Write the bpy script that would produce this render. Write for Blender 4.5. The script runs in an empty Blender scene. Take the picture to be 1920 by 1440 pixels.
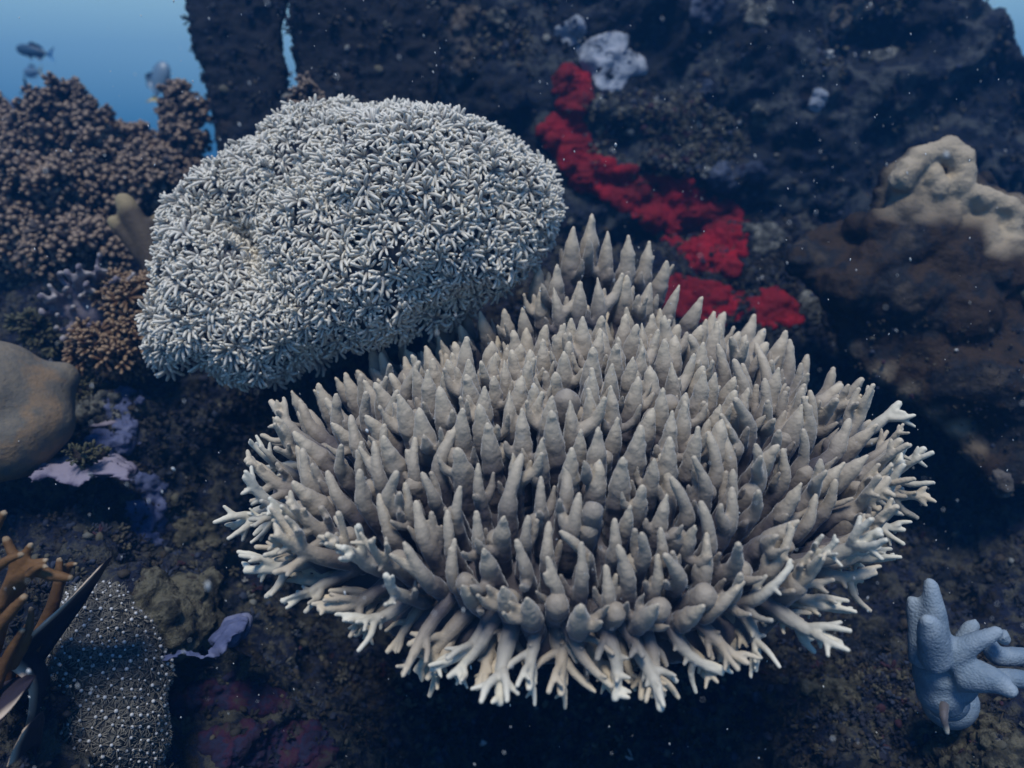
import bpy, math, random
import numpy as np
from mathutils import Vector, Matrix, Euler
from mathutils.bvhtree import BVHTree
SC = bpy.context.scene
COL = SC.collection
rng = np.random.default_rng(11)
random.seed(11)

# ------------------------------------------------------------------ camera
PITCH = 18.0
LENS = 26.0
FPX = 1920 * LENS / 36.0
cam_d = bpy.data.cameras.new('camera')
cam = bpy.data.objects.new('camera', cam_d); COL.objects.link(cam)
cam.location = (0, 0, 0)
cam.rotation_euler = (math.radians(90 - PITCH), 0, 0)
cam_d.lens = LENS; cam_d.sensor_width = 36.0
cam_d.clip_start = 0.01; cam_d.clip_end = 400
cam_d.dof.use_dof = True
cam_d.dof.focus_distance = 0.66
cam_d.dof.aperture_fstop = 3.6
SC.camera = cam
# ------------------------------------------------------------------ world: light under water, bright above, dark below
W = bpy.data.worlds.new('World'); SC.world = W; W.use_nodes = True
nt = W.node_tree; nt.nodes.clear()
out = nt.nodes.new('ShaderNodeOutputWorld'); bg = nt.nodes.new('ShaderNodeBackground')
tc = nt.nodes.new('ShaderNodeTexCoord'); sep = nt.nodes.new('ShaderNodeSeparateXYZ')
mr = nt.nodes.new('ShaderNodeMapRange'); mr.inputs[1].default_value = -1; mr.inputs[2].default_value = 1
rp = nt.nodes.new('ShaderNodeValToRGB')
cr = rp.color_ramp
cr.elements[0].position = 0.0; cr.elements[0].color = (0.0006, 0.004, 0.018, 1)
cr.elements[1].position = 1.0; cr.elements[1].color = (0.05, 0.23, 0.68, 1)
for p, c in ((0.38, (0.002, 0.016, 0.06)), (0.47, (0.02, 0.12, 0.30)), (0.51, (0.10, 0.32, 0.50)), (0.55, (0.36, 0.68, 0.86)), (0.60, (0.55, 0.88, 1.0)), (0.68, (0.05, 0.21, 0.62))):
    e = cr.elements.new(p); e.color = (*c, 1)
L = nt.links.new
L(tc.outputs['Generated'], sep.inputs[0]); L(sep.outputs['Z'], mr.inputs[0]); L(mr.outputs[0], rp.inputs[0])
L(rp.outputs[0], bg.inputs['Color']); bg.inputs['Strength'].default_value = 0.95
L(bg.outputs[0], out.inputs['Surface'])
# ------------------------------------------------------------------ sun, scattered by the water above
SUN_EL, SUN_AZ = 70.0, 190.0
sd = bpy.data.lights.new('sun', 'SUN'); sun = bpy.data.objects.new('sun', sd); COL.objects.link(sun)
sd.energy = 3.5; sd.angle = math.radians(16); sd.color = (1.0, 0.965, 0.91)
az = math.radians(SUN_AZ); el = math.radians(SUN_EL)
sdir = Vector((math.sin(az) * math.cos(el), math.cos(az) * math.cos(el), math.sin(el)))
sun.rotation_euler = sdir.to_track_quat('Z', 'Y').to_euler()
SC.view_settings.view_transform = 'Standard'; SC.view_settings.look = 'None'
SC.view_settings.exposure = -0.12; SC.view_settings.gamma = 1.0
SC.cycles.volume_bounces = 0
SC.cycles.max_bounces = 5

# ------------------------------------------------------------------ helpers
cp, sp = math.cos(math.radians(PITCH)), math.sin(math.radians(PITCH))
def at(px, py, D):
    x = (px - 960) / FPX * D; y = -(py - 720) / FPX * D
    return np.array([x, D * cp + y * sp, -D * sp + y * cp])
def proj(P):
    P = np.asarray(P)
    D = P[..., 1] * cp - P[..., 2] * sp
    y = P[..., 1] * sp + P[..., 2] * cp
    return 960 + P[..., 0] / D * FPX, 720 - y / D * FPX, D
def raydir(px, py):
    v = at(px, py, 1.0); return v / np.linalg.norm(v)

def _hash(ix, iy, iz, seed):
    h = (ix.astype(np.uint32) * np.uint32(374761393) + iy.astype(np.uint32) * np.uint32(668265263)
         + iz.astype(np.uint32) * np.uint32(2246822519) + np.uint32((seed * 3266489917) & 0xffffffff))
    h = (h ^ (h >> np.uint32(13))) * np.uint32(1274126177)
    h = h ^ (h >> np.uint32(16))
    h = h * np.uint32(2654435761); h = h ^ (h >> np.uint32(15))
    return h.astype(np.float64) / 4294967295.0
def vnoise(P, seed=0):
    P = np.asarray(P, float); i = np.floor(P).astype(np.int64); f = P - i
    f = f * f * f * (f * (f * 6 - 15) + 10)
    r = 0
    for dx in (0, 1):
        wx = f[:, 0] if dx else 1 - f[:, 0]
        for dy in (0, 1):
            wy = f[:, 1] if dy else 1 - f[:, 1]
            for dz in (0, 1):
                wz = f[:, 2] if dz else 1 - f[:, 2]
                r = r + wx * wy * wz * _hash(i[:, 0] + dx, i[:, 1] + dy, i[:, 2] + dz, seed)
    return r * 2 - 1
ROT = np.array(Euler((0.6, 0.9, 0.4)).to_matrix())
def fbm(P, oct=4, seed=0, gain=0.5, ridge=False):
    P = np.asarray(P, float); a = 1.0; r = 0; t = 0
    for o in range(oct):
        n = vnoise(P, seed + o)
        if ridge: n = 1 - 2 * np.abs(n)
        r = r + a * n; t += a; a *= gain; P = P @ ROT.T * 2.03 + 7.1
    return r / t
def cell(P, seed=0):
    """distance to nearest feature point, 0..~1"""
    P = np.asarray(P, float); i = np.floor(P).astype(np.int64); best = np.full(len(P), 9.0)
    for dx in (-1, 0, 1):
        for dy in (-1, 0, 1):
            for dz in (-1, 0, 1):
                a, b, c = i[:, 0] + dx, i[:, 1] + dy, i[:, 2] + dz
                q = np.stack([a + _hash(a, b, c, seed), b + _hash(a, b, c, seed + 5), c + _hash(a, b, c, seed + 9)], 1)
                best = np.minimum(best, ((P - q) ** 2).sum(1))
    return np.sqrt(best)

class MB:
    """collects geometry; one mesh each"""
    def __init__(s): s.v = []; s.q = []; s.t = []; s.n = 0; s.a = []
    def add(s, v, q=None, t=None, a=None):
        v = np.asarray(v, float); s.v.append(v)
        if q is not None and len(q): s.q.append(np.asarray(q) + s.n)
        if t is not None and len(t): s.t.append(np.asarray(t) + s.n)
        s.a.append(np.zeros(len(v)) if a is None else np.broadcast_to(np.asarray(a, float), (len(v),)))
        s.n += len(v)
    def data(s):
        v = np.concatenate(s.v)
        q = np.concatenate(s.q) if s.q else np.zeros((0, 4), int)
        t = np.concatenate(s.t) if s.t else np.zeros((0, 3), int)
        return v, q, t, np.concatenate(s.a)
    def mesh(s, name='mesh'):
        return tomesh(name, *s.data())
def tomesh(name, v, q, t, a=None):
    m = bpy.data.meshes.new(name)
    m.vertices.add(len(v)); m.vertices.foreach_set('co', np.ascontiguousarray(v, dtype=np.float32).ravel())
    nq, ntr = len(q), len(t)
    m.loops.add(nq * 4 + ntr * 3)
    m.loops.foreach_set('vertex_index', np.concatenate([np.asarray(q).ravel(), np.asarray(t).ravel()]).astype(np.int32))
    m.polygons.add(nq + ntr)
    ls = np.concatenate([np.arange(nq) * 4, nq * 4 + np.arange(ntr) * 3]).astype(np.int32)
    m.polygons.foreach_set('loop_start', ls)
    m.polygons.foreach_set('use_smooth', np.ones(nq + ntr, bool))
    m.update(calc_edges=True)
    if a is not None:
        at_ = m.attributes.new('tip', 'FLOAT', 'POINT'); at_.data.foreach_set('value', np.asarray(a, dtype=np.float32))
    return m
def mdata(m):
    v = np.empty(len(m.vertices) * 3, np.float32); m.vertices.foreach_get('co', v); v = v.reshape(-1, 3).astype(float)
    n = np.empty(len(m.vertices) * 3, np.float32); m.vertices.foreach_get('normal', n)
    return v, n.reshape(-1, 3).astype(float)
def setattr_tip(m, a):
    x = m.attributes.get('tip') or m.attributes.new('tip', 'FLOAT', 'POINT')
    x.data.foreach_set('value', np.asarray(a, dtype=np.float32))
def setco(m, v):
    m.vertices.foreach_set('co', np.ascontiguousarray(v, dtype=np.float32).ravel()); m.update()
def faces_of(m):
    """quads/tris arrays of a mesh"""
    n = len(m.polygons); ls = np.empty(n, np.int32); lt = np.empty(n, np.int32)
    m.polygons.foreach_get('loop_start', ls); m.polygons.foreach_get('loop_total', lt)
    vi = np.empty(len(m.loops), np.int32); m.loops.foreach_get('vertex_index', vi)
    q = ls[lt == 4]; t = ls[lt == 3]
    return vi[q[:, None] + np.arange(4)], vi[t[:, None] + np.arange(3)]
def remesh(mb, vox, smooth=4, fac=0.5):
    m = mb.mesh('tmp') if isinstance(mb, MB) else mb
    o = bpy.data.objects.new('tmp', m); COL.objects.link(o)
    r = o.modifiers.new('r', 'REMESH'); r.mode = 'VOXEL'; r.voxel_size = vox; r.use_smooth_shade = True
    if smooth:
        s = o.modifiers.new('s', 'SMOOTH'); s.iterations = smooth; s.factor = fac
    dg = bpy.context.evaluated_depsgraph_get(); dg.update()
    nm = bpy.data.meshes.new_from_object(o.evaluated_get(dg))
    bpy.data.objects.remove(o); bpy.data.meshes.remove(m)
    nm.polygons.foreach_set('use_smooth', np.ones(len(nm.polygons), bool)); nm.update()
    return nm
def displace(m, fn):
    v, n = mdata(m); d = fn(v); setco(m, v + n * d[:, None]); return m

_ico = {}
def ico(sub):
    if sub not in _ico:
        import bmesh
        b = bmesh.new(); bmesh.ops.create_icosphere(b, subdivisions=sub, radius=1)
        _ico[sub] = (np.array([x.co[:] for x in b.verts]), np.array([[x.index for x in f.verts] for f in b.faces])); b.free()
    return _ico[sub]
def ball(mb, c, r, sub=2, a=0, sc=None, R=None):
    v, t = ico(sub); v = v * r
    if sc is not None: v = v * np.asarray(sc)
    if R is not None: v = v @ np.asarray(R).T
    mb.add(v + np.asarray(c), t=t, a=a)
def tube(mb, P, R, sides=8, a0=0.0, a1=1.0, flat=1.0, up=None):
    P = np.asarray(P, float); R = np.asarray(R, float); n = len(P)
    T = np.gradient(P, axis=0); T /= np.linalg.norm(T, axis=1)[:, None] + 1e-12
    u = np.array([0.31, 0.52, 0.8]) if up is None else np.asarray(up, float)
    u = u - T[0] * (u @ T[0]);
    if np.linalg.norm(u) < 1e-3: u = np.array([1., 0, 0]) - T[0] * T[0][0]
    u /= np.linalg.norm(u); ang = np.arange(sides) / sides * 2 * np.pi
    vs = [P[0] - T[0] * R[0] * 0.5]
    for i in range(n):
        u = u - T[i] * (u @ T[i]); u /= np.linalg.norm(u); w = np.cross(T[i], u)
        vs.extend(P[i] + R[i] * (np.cos(ang)[:, None] * u * flat + np.sin(ang)[:, None] * w))
    vs.append(P[-1] + T[-1] * R[-1] * 0.6)
    k = np.arange(sides); k2 = (k + 1) % sides
    q = np.concatenate([np.stack([1 + i * sides + k, 1 + i * sides + k2, 1 + (i + 1) * sides + k2, 1 + (i + 1) * sides + k], 1) for i in range(n - 1)])
    t = np.concatenate([np.stack([np.zeros(sides, int), 1 + k2, 1 + k], 1),
                        np.stack([np.full(sides, 1 + n * sides), 1 + (n - 1) * sides + k, 1 + (n - 1) * sides + k2], 1)])
    av = np.concatenate([[a0], np.repeat(np.linspace(a0, a1, n), sides), [a1]])
    mb.add(np.array(vs), q, t, av)
def curve(pts, n=12):
    """smooth polyline (Catmull-Rom)"""
    p = np.asarray(pts, float); p = np.vstack([2 * p[0] - p[1], p, 2 * p[-1] - p[-2]]); o = []
    segs = len(p) - 3
    for t in np.linspace(0, segs - 1e-6, n):
        i = int(t); f = t - i; a, b, c, d = p[i:i + 4]
        o.append(0.5 * (2 * b + (c - a) * f + (2 * a - 5 * b + 4 * c - d) * f * f + (3 * b - a - 3 * c + d) * f ** 3))
    return np.array(o)
def inpoly(x, y, poly):
    poly = np.asarray(poly, float); r = np.zeros(np.shape(x), bool); j = len(poly) - 1
    for i in range(len(poly)):
        xi, yi = poly[i]; xj, yj = poly[j]
        c = ((yi > y) != (yj > y)) & (x < (xj - xi) * (y - yi) / (yj - yi + 1e-12) + xi)
        r ^= c; j = i
    return r
def polydist(x, y, poly):
    poly = np.asarray(poly, float); d = np.full(np.shape(x), 1e9)
    for i in range(len(poly)):
        a = poly[i - 1]; b = poly[i]; ab = b - a
        t = np.clip(((x - a[0]) * ab[0] + (y - a[1]) * ab[1]) / (ab @ ab + 1e-9), 0, 1)
        d = np.minimum(d, np.hypot(x - a[0] - t * ab[0], y - a[1] - t * ab[1]))
    return d
def frame(z, x=None):
    z = np.asarray(z, float); z = z / np.linalg.norm(z)
    x = np.array([0.2, 0.1, 1.0]) if x is None else np.asarray(x, float)
    x = x - z * (x @ z)
    if np.linalg.norm(x) < 1e-4: x = np.array([1., 0, 0]) - z * z[0]
    x = x / np.linalg.norm(x)
    return np.stack([x, np.cross(z, x), z], 1)
def rotz(a): return np.array([[math.cos(a), -math.sin(a), 0], [math.sin(a), math.cos(a), 0], [0, 0, 1]])

def tag(o, label=None, cat=None, group=None, kind=None):
    if label: o['label'] = label
    if cat: o['category'] = cat
    if group: o['group'] = group
    if kind: o['kind'] = kind
    return o
def thing(name, label, cat, loc, group=None):
    o = bpy.data.objects.new(name, None); COL.objects.link(o); o.location = [float(c) for c in loc]
    o.empty_display_size = 0.05
    return tag(o, label, cat, group)
def part(name, mesh, mat, parent=None, local=False):
    """mesh in world coordinates, linked under its thing"""
    mesh.name = name
    if mat is not None:
        mesh.materials.clear(); mesh.materials.append(mat)
    o = bpy.data.objects.new(name, mesh); COL.objects.link(o)
    if parent is not None:
        o.parent = parent
        if not local:
            mesh.transform(Matrix.Translation(-parent.matrix_world.translation if False else -Vector(parent.location)))
    return o
def solo(name, mesh, mat, label, cat, group=None):
    """a thing that is one mesh, with its origin at its own base"""
    v, _ = mdata(mesh); c = Vector((float(v[:, 0].mean()), float(v[:, 1].mean()), float(v[:, 2].min())))
    mesh.transform(Matrix.Translation(-c)); o = part(name, mesh, mat); o.location = c
    return tag(o, label, cat, group)

# ------------------------------------------------------------------ materials
def material(name, cols, scale=20, rough=0.75, bump=0.3, bscale=120, tipcol=None, tip=(0.55, 1.0), spec=0.3, sss=0.0,
             detail=6, bdist=0.004, voro=0, width=0.35, sheen=0.0):
    """cols: list of colours laid out by noise; tipcol: colour mixed in where tip is high, such as pigment at growing tips"""
    m = bpy.data.materials.new(name); m.use_nodes = True; t = m.node_tree; N = t.nodes; K = t.links.new
    b = N['Principled BSDF']; b.inputs['Roughness'].default_value = rough
    b.inputs['Specular IOR Level'].default_value = spec
    if sheen: b.inputs['Sheen Weight'].default_value = sheen; b.inputs['Sheen Roughness'].default_value = .35; b.inputs['Sheen Tint'].default_value = (.9, .95, 1, 1)
    if sss:
        b.inputs['Subsurface Weight'].default_value = sss; b.inputs['Subsurface Radius'].default_value = (0.004, 0.003, 0.003)
        b.inputs['Subsurface Scale'].default_value = 1.0
    co = N.new('ShaderNodeTexCoord')
    nz = N.new('ShaderNodeTexNoise'); nz.inputs['Scale'].default_value = scale; nz.inputs['Detail'].default_value = detail
    nz.inputs['Roughness'].default_value = 0.62
    K(co.outputs['Object'], nz.inputs['Vector'])
    r = N.new('ShaderNodeValToRGB'); e = r.color_ramp.elements
    lo, hi = 0.5 - width / 2, 0.5 + width / 2
    ps = np.linspace(lo, hi, len(cols)) if len(cols) > 1 else [0.5]
    e[0].position = ps[0]; e[0].color = (*cols[0], 1)
    if len(cols) > 1: e[1].position = ps[-1]; e[1].color = (*cols[-1], 1)
    else: e[1].color = (*cols[0], 1)
    for p, c in list(zip(ps, cols))[1:-1]:
        x = e.new(p); x.color = (*c, 1)
    K(nz.outputs['Fac'], r.inputs[0]); c_out = r.outputs[0]
    if tipcol:
        a = N.new('ShaderNodeAttribute'); a.attribute_name = 'tip'
        mr = N.new('ShaderNodeMapRange'); mr.inputs[1].default_value = tip[0]; mr.inputs[2].default_value = tip[1]
        mx = N.new('ShaderNodeMix'); mx.data_type = 'RGBA'; mx.inputs['B'].default_value = (*tipcol, 1)
        K(a.outputs['Fac'], mr.inputs[0]); K(mr.outputs[0], mx.inputs['Factor']); K(c_out, mx.inputs['A']); c_out = mx.outputs['Result']
    K(c_out, b.inputs['Base Color'])
    if bump:
        n2 = N.new('ShaderNodeTexNoise'); n2.inputs['Scale'].default_value = bscale; n2.inputs['Detail'].default_value = 5
        n2.inputs['Roughness'].default_value = 0.6
        K(co.outputs['Object'], n2.inputs['Vector']); h = n2.outputs['Fac']
        if voro:
            vo = N.new('ShaderNodeTexVoronoi'); vo.inputs['Scale'].default_value = voro
            K(co.outputs['Object'], vo.inputs['Vector'])
            ad = N.new('ShaderNodeMath'); ad.operation = 'SUBTRACT'; K(h, ad.inputs[0]); K(vo.outputs['Distance'], ad.inputs[1]); h = ad.outputs[0]
        bp = N.new('ShaderNodeBump'); bp.inputs['Strength'].default_value = bump; bp.inputs['Distance'].default_value = bdist
        K(h, bp.inputs['Height']); K(bp.outputs[0], b.inputs['Normal'])
    return m
M = {}
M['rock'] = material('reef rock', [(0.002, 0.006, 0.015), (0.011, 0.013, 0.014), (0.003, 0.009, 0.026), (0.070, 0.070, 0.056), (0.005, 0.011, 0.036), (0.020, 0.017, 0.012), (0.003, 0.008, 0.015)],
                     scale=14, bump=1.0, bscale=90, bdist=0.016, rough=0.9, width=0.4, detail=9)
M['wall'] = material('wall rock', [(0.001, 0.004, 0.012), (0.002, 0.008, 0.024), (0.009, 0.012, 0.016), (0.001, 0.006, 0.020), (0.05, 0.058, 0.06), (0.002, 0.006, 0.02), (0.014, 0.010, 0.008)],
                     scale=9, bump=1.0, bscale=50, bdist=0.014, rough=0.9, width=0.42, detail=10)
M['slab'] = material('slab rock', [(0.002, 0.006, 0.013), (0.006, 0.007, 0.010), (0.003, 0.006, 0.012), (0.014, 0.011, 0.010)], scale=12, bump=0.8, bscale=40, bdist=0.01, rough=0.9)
M['acro'] = material('coral skeleton skin', [(0.060, 0.054, 0.064), (0.085, 0.075, 0.082), (0.115, 0.10, 0.10)], scale=22, bump=0.22, bscale=500, bdist=0.0012, rough=0.62,
                     tipcol=(0.66, 0.56, 0.40), tip=(0.08, 1.08), voro=420, spec=0.35, sheen=.45)
M['acro_pale'] = material('pale coral tips', [(0.09, 0.083, 0.088), (0.12, 0.11, 0.11)], scale=22, bump=0.2, bscale=420, bdist=0.0016, rough=0.6,
                     tipcol=(0.78, 0.72, 0.56), tip=(0.12, 1.05), spec=0.35, sheen=.35)
M['polyp'] = material('polyp tentacles', [(0.30, 0.29, 0.27), (0.52, 0.49, 0.42)], scale=30, bump=0, rough=0.38,
                      tipcol=(0.82, 0.76, 0.62), tip=(0.35, 1.0), spec=0.4)
M['polypbody'] = material('soft coral body', [(0.05, 0.05, 0.055), (0.09, 0.09, 0.10)], scale=30, bump=0.3)
M['red'] = material('red sponge', [(0.04, 0.0005, 0.003), (0.15, 0.001, 0.007), (0.32, 0.0015, 0.013)], scale=9, bump=0.5, bscale=160, bdist=0.006, rough=0.85, width=0.4)
M['white'] = material('white sponge', [(0.10, 0.13, 0.18), (0.26, 0.30, 0.36), (0.36, 0.38, 0.42)], scale=30, bump=0.6, bscale=150, bdist=0.004, rough=0.8)
M['porous'] = material('porous sponge', [(0.10, 0.13, 0.18), (0.26, 0.30, 0.36), (0.38, 0.40, 0.45)], scale=30, bump=0.6, bscale=150, bdist=0.004, rough=0.8, tipcol=(0.01, 0.02, 0.04), tip=(0.2, .7))  # shade inside the pores is painted near-black through tip
M['fringe'] = material('fringe', [(0.12, 0.115, 0.10), (0.22, 0.21, 0.18)], bump=0)
M['tan'] = material('tan crust', [(0.03, 0.03, 0.028), (0.10, 0.09, 0.08), (0.22, 0.20, 0.175)], scale=26, bump=0.9, bscale=120, bdist=0.007, rough=0.9, width=0.3)
M['greycrust'] = material('grey crust', [(0.02, 0.024, 0.026), (0.08, 0.085, 0.078), (0.22, 0.225, 0.20)], scale=40, bump=0.9, bscale=160, bdist=0.006, rough=0.9, width=0.3)
M['olivecrust'] = material('olive crust', [(0.012, 0.014, 0.014), (0.05, 0.048, 0.034), (0.13, 0.125, 0.09), (0.035, 0.028, 0.02)], scale=46, bump=0.9, bscale=200, bdist=0.006, rough=0.9, width=0.3)
M['bluecrust'] = material('blue crust', [(0.008, 0.012, 0.03), (0.03, 0.045, 0.08), (0.08, 0.10, 0.15)], scale=26, bump=0.8, bscale=100, bdist=0.006, rough=0.8, width=0.3)
M['lilac'] = material('lilac algae crust', [(0.04, 0.04, 0.07), (0.10, 0.09, 0.14), (0.19, 0.17, 0.22)], scale=34, bump=0.5, bscale=110, bdist=0.004, rough=0.75, tipcol=(0.25, 0.225, 0.28), tip=(0.6, 1))  # paler where the surface faces upward
M['tubes'] = material('pale tube sponge', [(0.10, 0.09, 0.12), (0.20, 0.18, 0.20)], scale=50, bump=0.5, bscale=200, bdist=0.002, rough=0.75, tipcol=(0.45, 0.41, 0.38), tip=(0.4, 1))
M['violet'] = material('violet algae crust', [(0.025, 0.038, 0.09), (0.08, 0.10, 0.20), (0.17, 0.19, 0.30)], scale=20, bump=0.6, bscale=80, bdist=0.006, rough=0.75)
M['purple'] = material('purple algae crust', [(0.006, 0.008, 0.018), (0.014, 0.006, 0.024), (0.010, 0.014, 0.045), (0.032, 0.006, 0.026), (0.03, 0.03, 0.03), (0.01, 0.012, 0.03)], scale=22, bump=0.8, bscale=90, bdist=0.006, rough=0.85)
M['bushy'] = material('brown bushy coral', [(0.028, 0.021, 0.017), (0.058, 0.040, 0.029), (0.095, 0.066, 0.046)], scale=14, bump=0.5, bscale=220, bdist=0.003, rough=0.6, tipcol=(0.30, 0.21, 0.135), tip=(0.6, 1), spec=0.6)
M['bushycore'] = material('brown bushy coral core', [(0.008, 0.006, 0.006), (0.018, 0.012, 0.010)], scale=30, bump=0.6, bscale=100)
M['tuft'] = material('orange tuft coral', [(0.09, 0.05, 0.025), (0.16, 0.09, 0.045)], scale=20, bump=0.3, bscale=220, tipcol=(0.36, 0.25, 0.15), tip=(0.5, 1), rough=0.6)
M['olive'] = material('olive algae', [(0.03, 0.032, 0.018), (0.07, 0.068, 0.038), (0.11, 0.11, 0.065)], scale=30, bump=0.5, bscale=200)
M['finger'] = material('yellow brown finger coral', [(0.05, 0.038, 0.025), (0.085, 0.065, 0.042)], scale=20, bump=0.5, bscale=220, bdist=0.003, tipcol=(0.48, 0.38, 0.20), tip=(0.55, 1), rough=0.7)
M['boulder'] = material('tan boulder coral', [(0.10, 0.105, 0.095), (0.20, 0.165, 0.115), (0.14, 0.13, 0.105), (0.24, 0.165, 0.095), (0.12, 0.115, 0.095)], scale=11, bump=0.7, bscale=120, bdist=0.003, rough=0.8, width=0.3)
M['plate'] = material('brown plate fire coral', [(0.004, 0.005, 0.008), (0.014, 0.010, 0.007), (0.030, 0.018, 0.010), (0.006, 0.009, 0.014), (0.05, 0.04, 0.03)], scale=13, bump=0.9, bscale=90, bdist=0.005, rough=0.8,
                      tipcol=(0.40, 0.33, 0.23), tip=(0.2, 1.0), detail=8)
M['blue'] = material('blue branching coral', [(0.14, 0.20, 0.26), (0.24, 0.30, 0.35)], scale=60, bump=0.4, bscale=300, bdist=0.0015, voro=500, rough=0.65, tipcol=(0.32, 0.38, 0.42), tip=(0.5, 1.0))
M['fire'] = material('orange fire coral', [(0.09, 0.045, 0.015), (0.17, 0.085, 0.028)], scale=16, bump=0.4, bscale=200, bdist=0.003, rough=0.65, tipcol=(0.75, 0.62, 0.42), tip=(0.78, 1.0))
M['blade'] = material('dark blade', [(0.022, 0.018, 0.03), (0.04, 0.032, 0.045)], scale=16, bump=0.4, bscale=80, rough=0.7, tipcol=(0.60, 0.48, 0.36), tip=(0.86, 0.97))
M['dots'] = material('white beads', [(0.42, 0.44, 0.46), (0.62, 0.62, 0.60)], scale=50, bump=0, rough=0.4, spec=0.6)
M['dotbase'] = material('bead coral base', [(0.02, 0.022, 0.024), (0.10, 0.10, 0.09)], scale=60, bump=0.8, bscale=200)
M['snow'] = material('drifting particle', [(0.65, 0.66, 0.62)], bump=0, rough=0.8)

# ------------------------------------------------------------------ reef floor
CTRL = [(-700, 1500, .5), (-300, 1200, .7), (-300, 900, 1.0), (0, 1430, .55), (100, 1430, .6), (300, 1430, .72), (100, 1250, .68), (300, 1200, .78), (100, 1000, .88), (300, 1000, .92),
        (100, 800, 1.0), (300, 800, 1.02), (100, 600, 1.15), (300, 600, 1.12), (100, 450, 1.32), (330, 450, 1.28), (0, 350, 1.5), (200, 350, 1.5), (350, 320, 1.5),
        (500, 900, 1.08), (500, 1200, .97), (500, 1430, .82), (700, 1000, 1.08), (700, 1430, .95), (960, 1430, 1.0), (960, 1000, 1.15), (1200, 1430, 1.0), (700, 700, 1.08),
        (700, 500, 1.2), (950, 600, 1.28), (1450, 1400, .92), (1650, 1250, .95), (1800, 1350, .84), (1920, 1300, .84), (1700, 1000, 1.15), (1600, 700, 1.2), (1900, 1000, 1.0),
        (1900, 1430, .76), (1300, 600, 1.3), (2200, 1300, .85), (2400, 900, 1.1)]
CP = [at(*c) for c in CTRL] + [np.array(p, float) for p in
      [(0, .15, -1.0), (-1.2, .3, -.6), (1.3, .3, -.7), (0, -1, -1.2), (-2, -1, -1), (2, -1, -1), (-1, 2.3, -.55), (-1.6, 3, -1.0), (-3, 2, -.6), (0, 2.4, -.3), (1.5, 2.4, -.3),
       (0, 5, -1.8), (-4, 6, -2.0), (4, 6, -2), (3.5, 2, -.4), (0, 20, -4), (-20, 10, -3), (20, 10, -3), (0, -20, -3), (-20, -20, -3), (20, -20, -3), (40, 40, -6), (-40, 40, -6), (0, 45, -6)]]
CP = np.array(CP)
def _k(a, b): return np.sqrt(((a[:, None] - b[None]) ** 2).sum(2) + 0.01)
_A = _k(CP[:, :2], CP[:, :2]); _m = CP[:, 2].mean()
_w = np.linalg.solve(_A + np.eye(len(CP)) * 0.004, CP[:, 2] - _m)
def floor_z(x, y):
    xy = np.stack([x, y], 1); o = np.empty(len(xy))
    for i in range(0, len(xy), 50000): o[i:i + 50000] = _k(xy[i:i + 50000], CP[:, :2]) @ _w + _m
    return o
def warp(n, span, near, k):
    u = np.linspace(-1, 1, n); return near * u + (span - near) * np.sign(u) * np.abs(u) ** k
gx = warp(860, 10, 1.45, 9)
u = np.linspace(0, 1, 640); gy = 0.0 + 2.2 * u + 8 * u ** 12; gy = np.concatenate([[-8, -5, -3, -1.5, -.6, -.2], gy])
X, Y = np.meshgrid(gx, gy); x = X.ravel(); y = Y.ravel(); z = floor_z(x, y)
ny, nx = X.shape; ii = np.arange(ny - 1)[:, None] * nx + np.arange(nx - 1)
q = np.stack([ii, ii + 1, ii + nx + 1, ii + nx], -1).reshape(-1, 4)
floor_m = tomesh('reef_floor', np.stack([x, y, z], 1), q, np.zeros((0, 3), int))
def rocky(s=1.0, seed=3):
    def f(v):
        d = 0.085 * fbm(v * 4.5, 4, seed) + 0.040 * fbm(v * 11, 4, seed + 20, ridge=True) + 0.016 * (0.5 - cell(v * 26, seed + 1)) + 0.007 * (0.5 - cell(v * 75, seed + 2)) + 0.006 * fbm(v * 120, 2, seed + 4)
        return d * s
    return f
displace(floor_m, rocky())
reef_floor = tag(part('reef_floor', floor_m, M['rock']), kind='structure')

# ------------------------------------------------------------------ rock masses (outline, distance, real thickness)
def prism(poly, Dfn, thick, vox, smooth, disp, back=None, sx=0.0):
    mb = MB(); P = [at(px, py, Dfn(px, py)) for px, py in poly]; n = len(P)
    Q = [p + np.array([sx * thick, thick, 0.0 if back is None else back]) for p in P]
    import mathutils.geometry as G
    tri = G.tessellate_polygon([[Vector((p[0], p[1], 0)) for p in poly]])
    t = [list(a) for a in tri] + [[a[2] + n, a[1] + n, a[0] + n] for a in tri]
    qd = [[i, (i + 1) % n, (i + 1) % n + n, i + n] for i in range(n)]
    m = bpy.data.meshes.new('tmp'); m.from_pydata([list(p) for p in P + Q], [], t + qd); m.update()
    import bmesh
    b = bmesh.new(); b.from_mesh(m); bmesh.ops.recalc_face_normals(b, faces=b.faces); b.to_mesh(m); b.free()
    m = remesh(m, vox, smooth); displace(m, disp); return m
WALL = [(800, -330), (1760, -330), (1800, -100), (1822, 0), (1832, 40), (1852, 62), (1880, 68), (1905, 90), (1950, 110), (2050, 220), (2600, 300), (2600, 1300), (1900, 1500), (500, 1500), (600, 900), (640, 300), (760, 100)]
wall_m = prism(WALL, lambda px, py: 1.40 + 0.10 * (py / 700.0), 0.9, 0.0065, 6, lambda v: .10 * fbm(v * 3.6, 3, 40) + .034 * fbm(v * 11, 3, 60, ridge=True) + .012 * fbm(v * 38, 3, 63) + .008 * np.clip(fbm(v * 6, 2, 64) * 2, 0, 1) * (.5 - cell(v * 70, 61)))
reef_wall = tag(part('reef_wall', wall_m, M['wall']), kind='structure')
SA = [(352, -260), (362, 20), (372, 90), (386, 150), (402, 220), (415, 330), (480, 420), (556, 330), (545, 200), (530, 110), (528, 60), (537, 20), (534, -260)]
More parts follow.
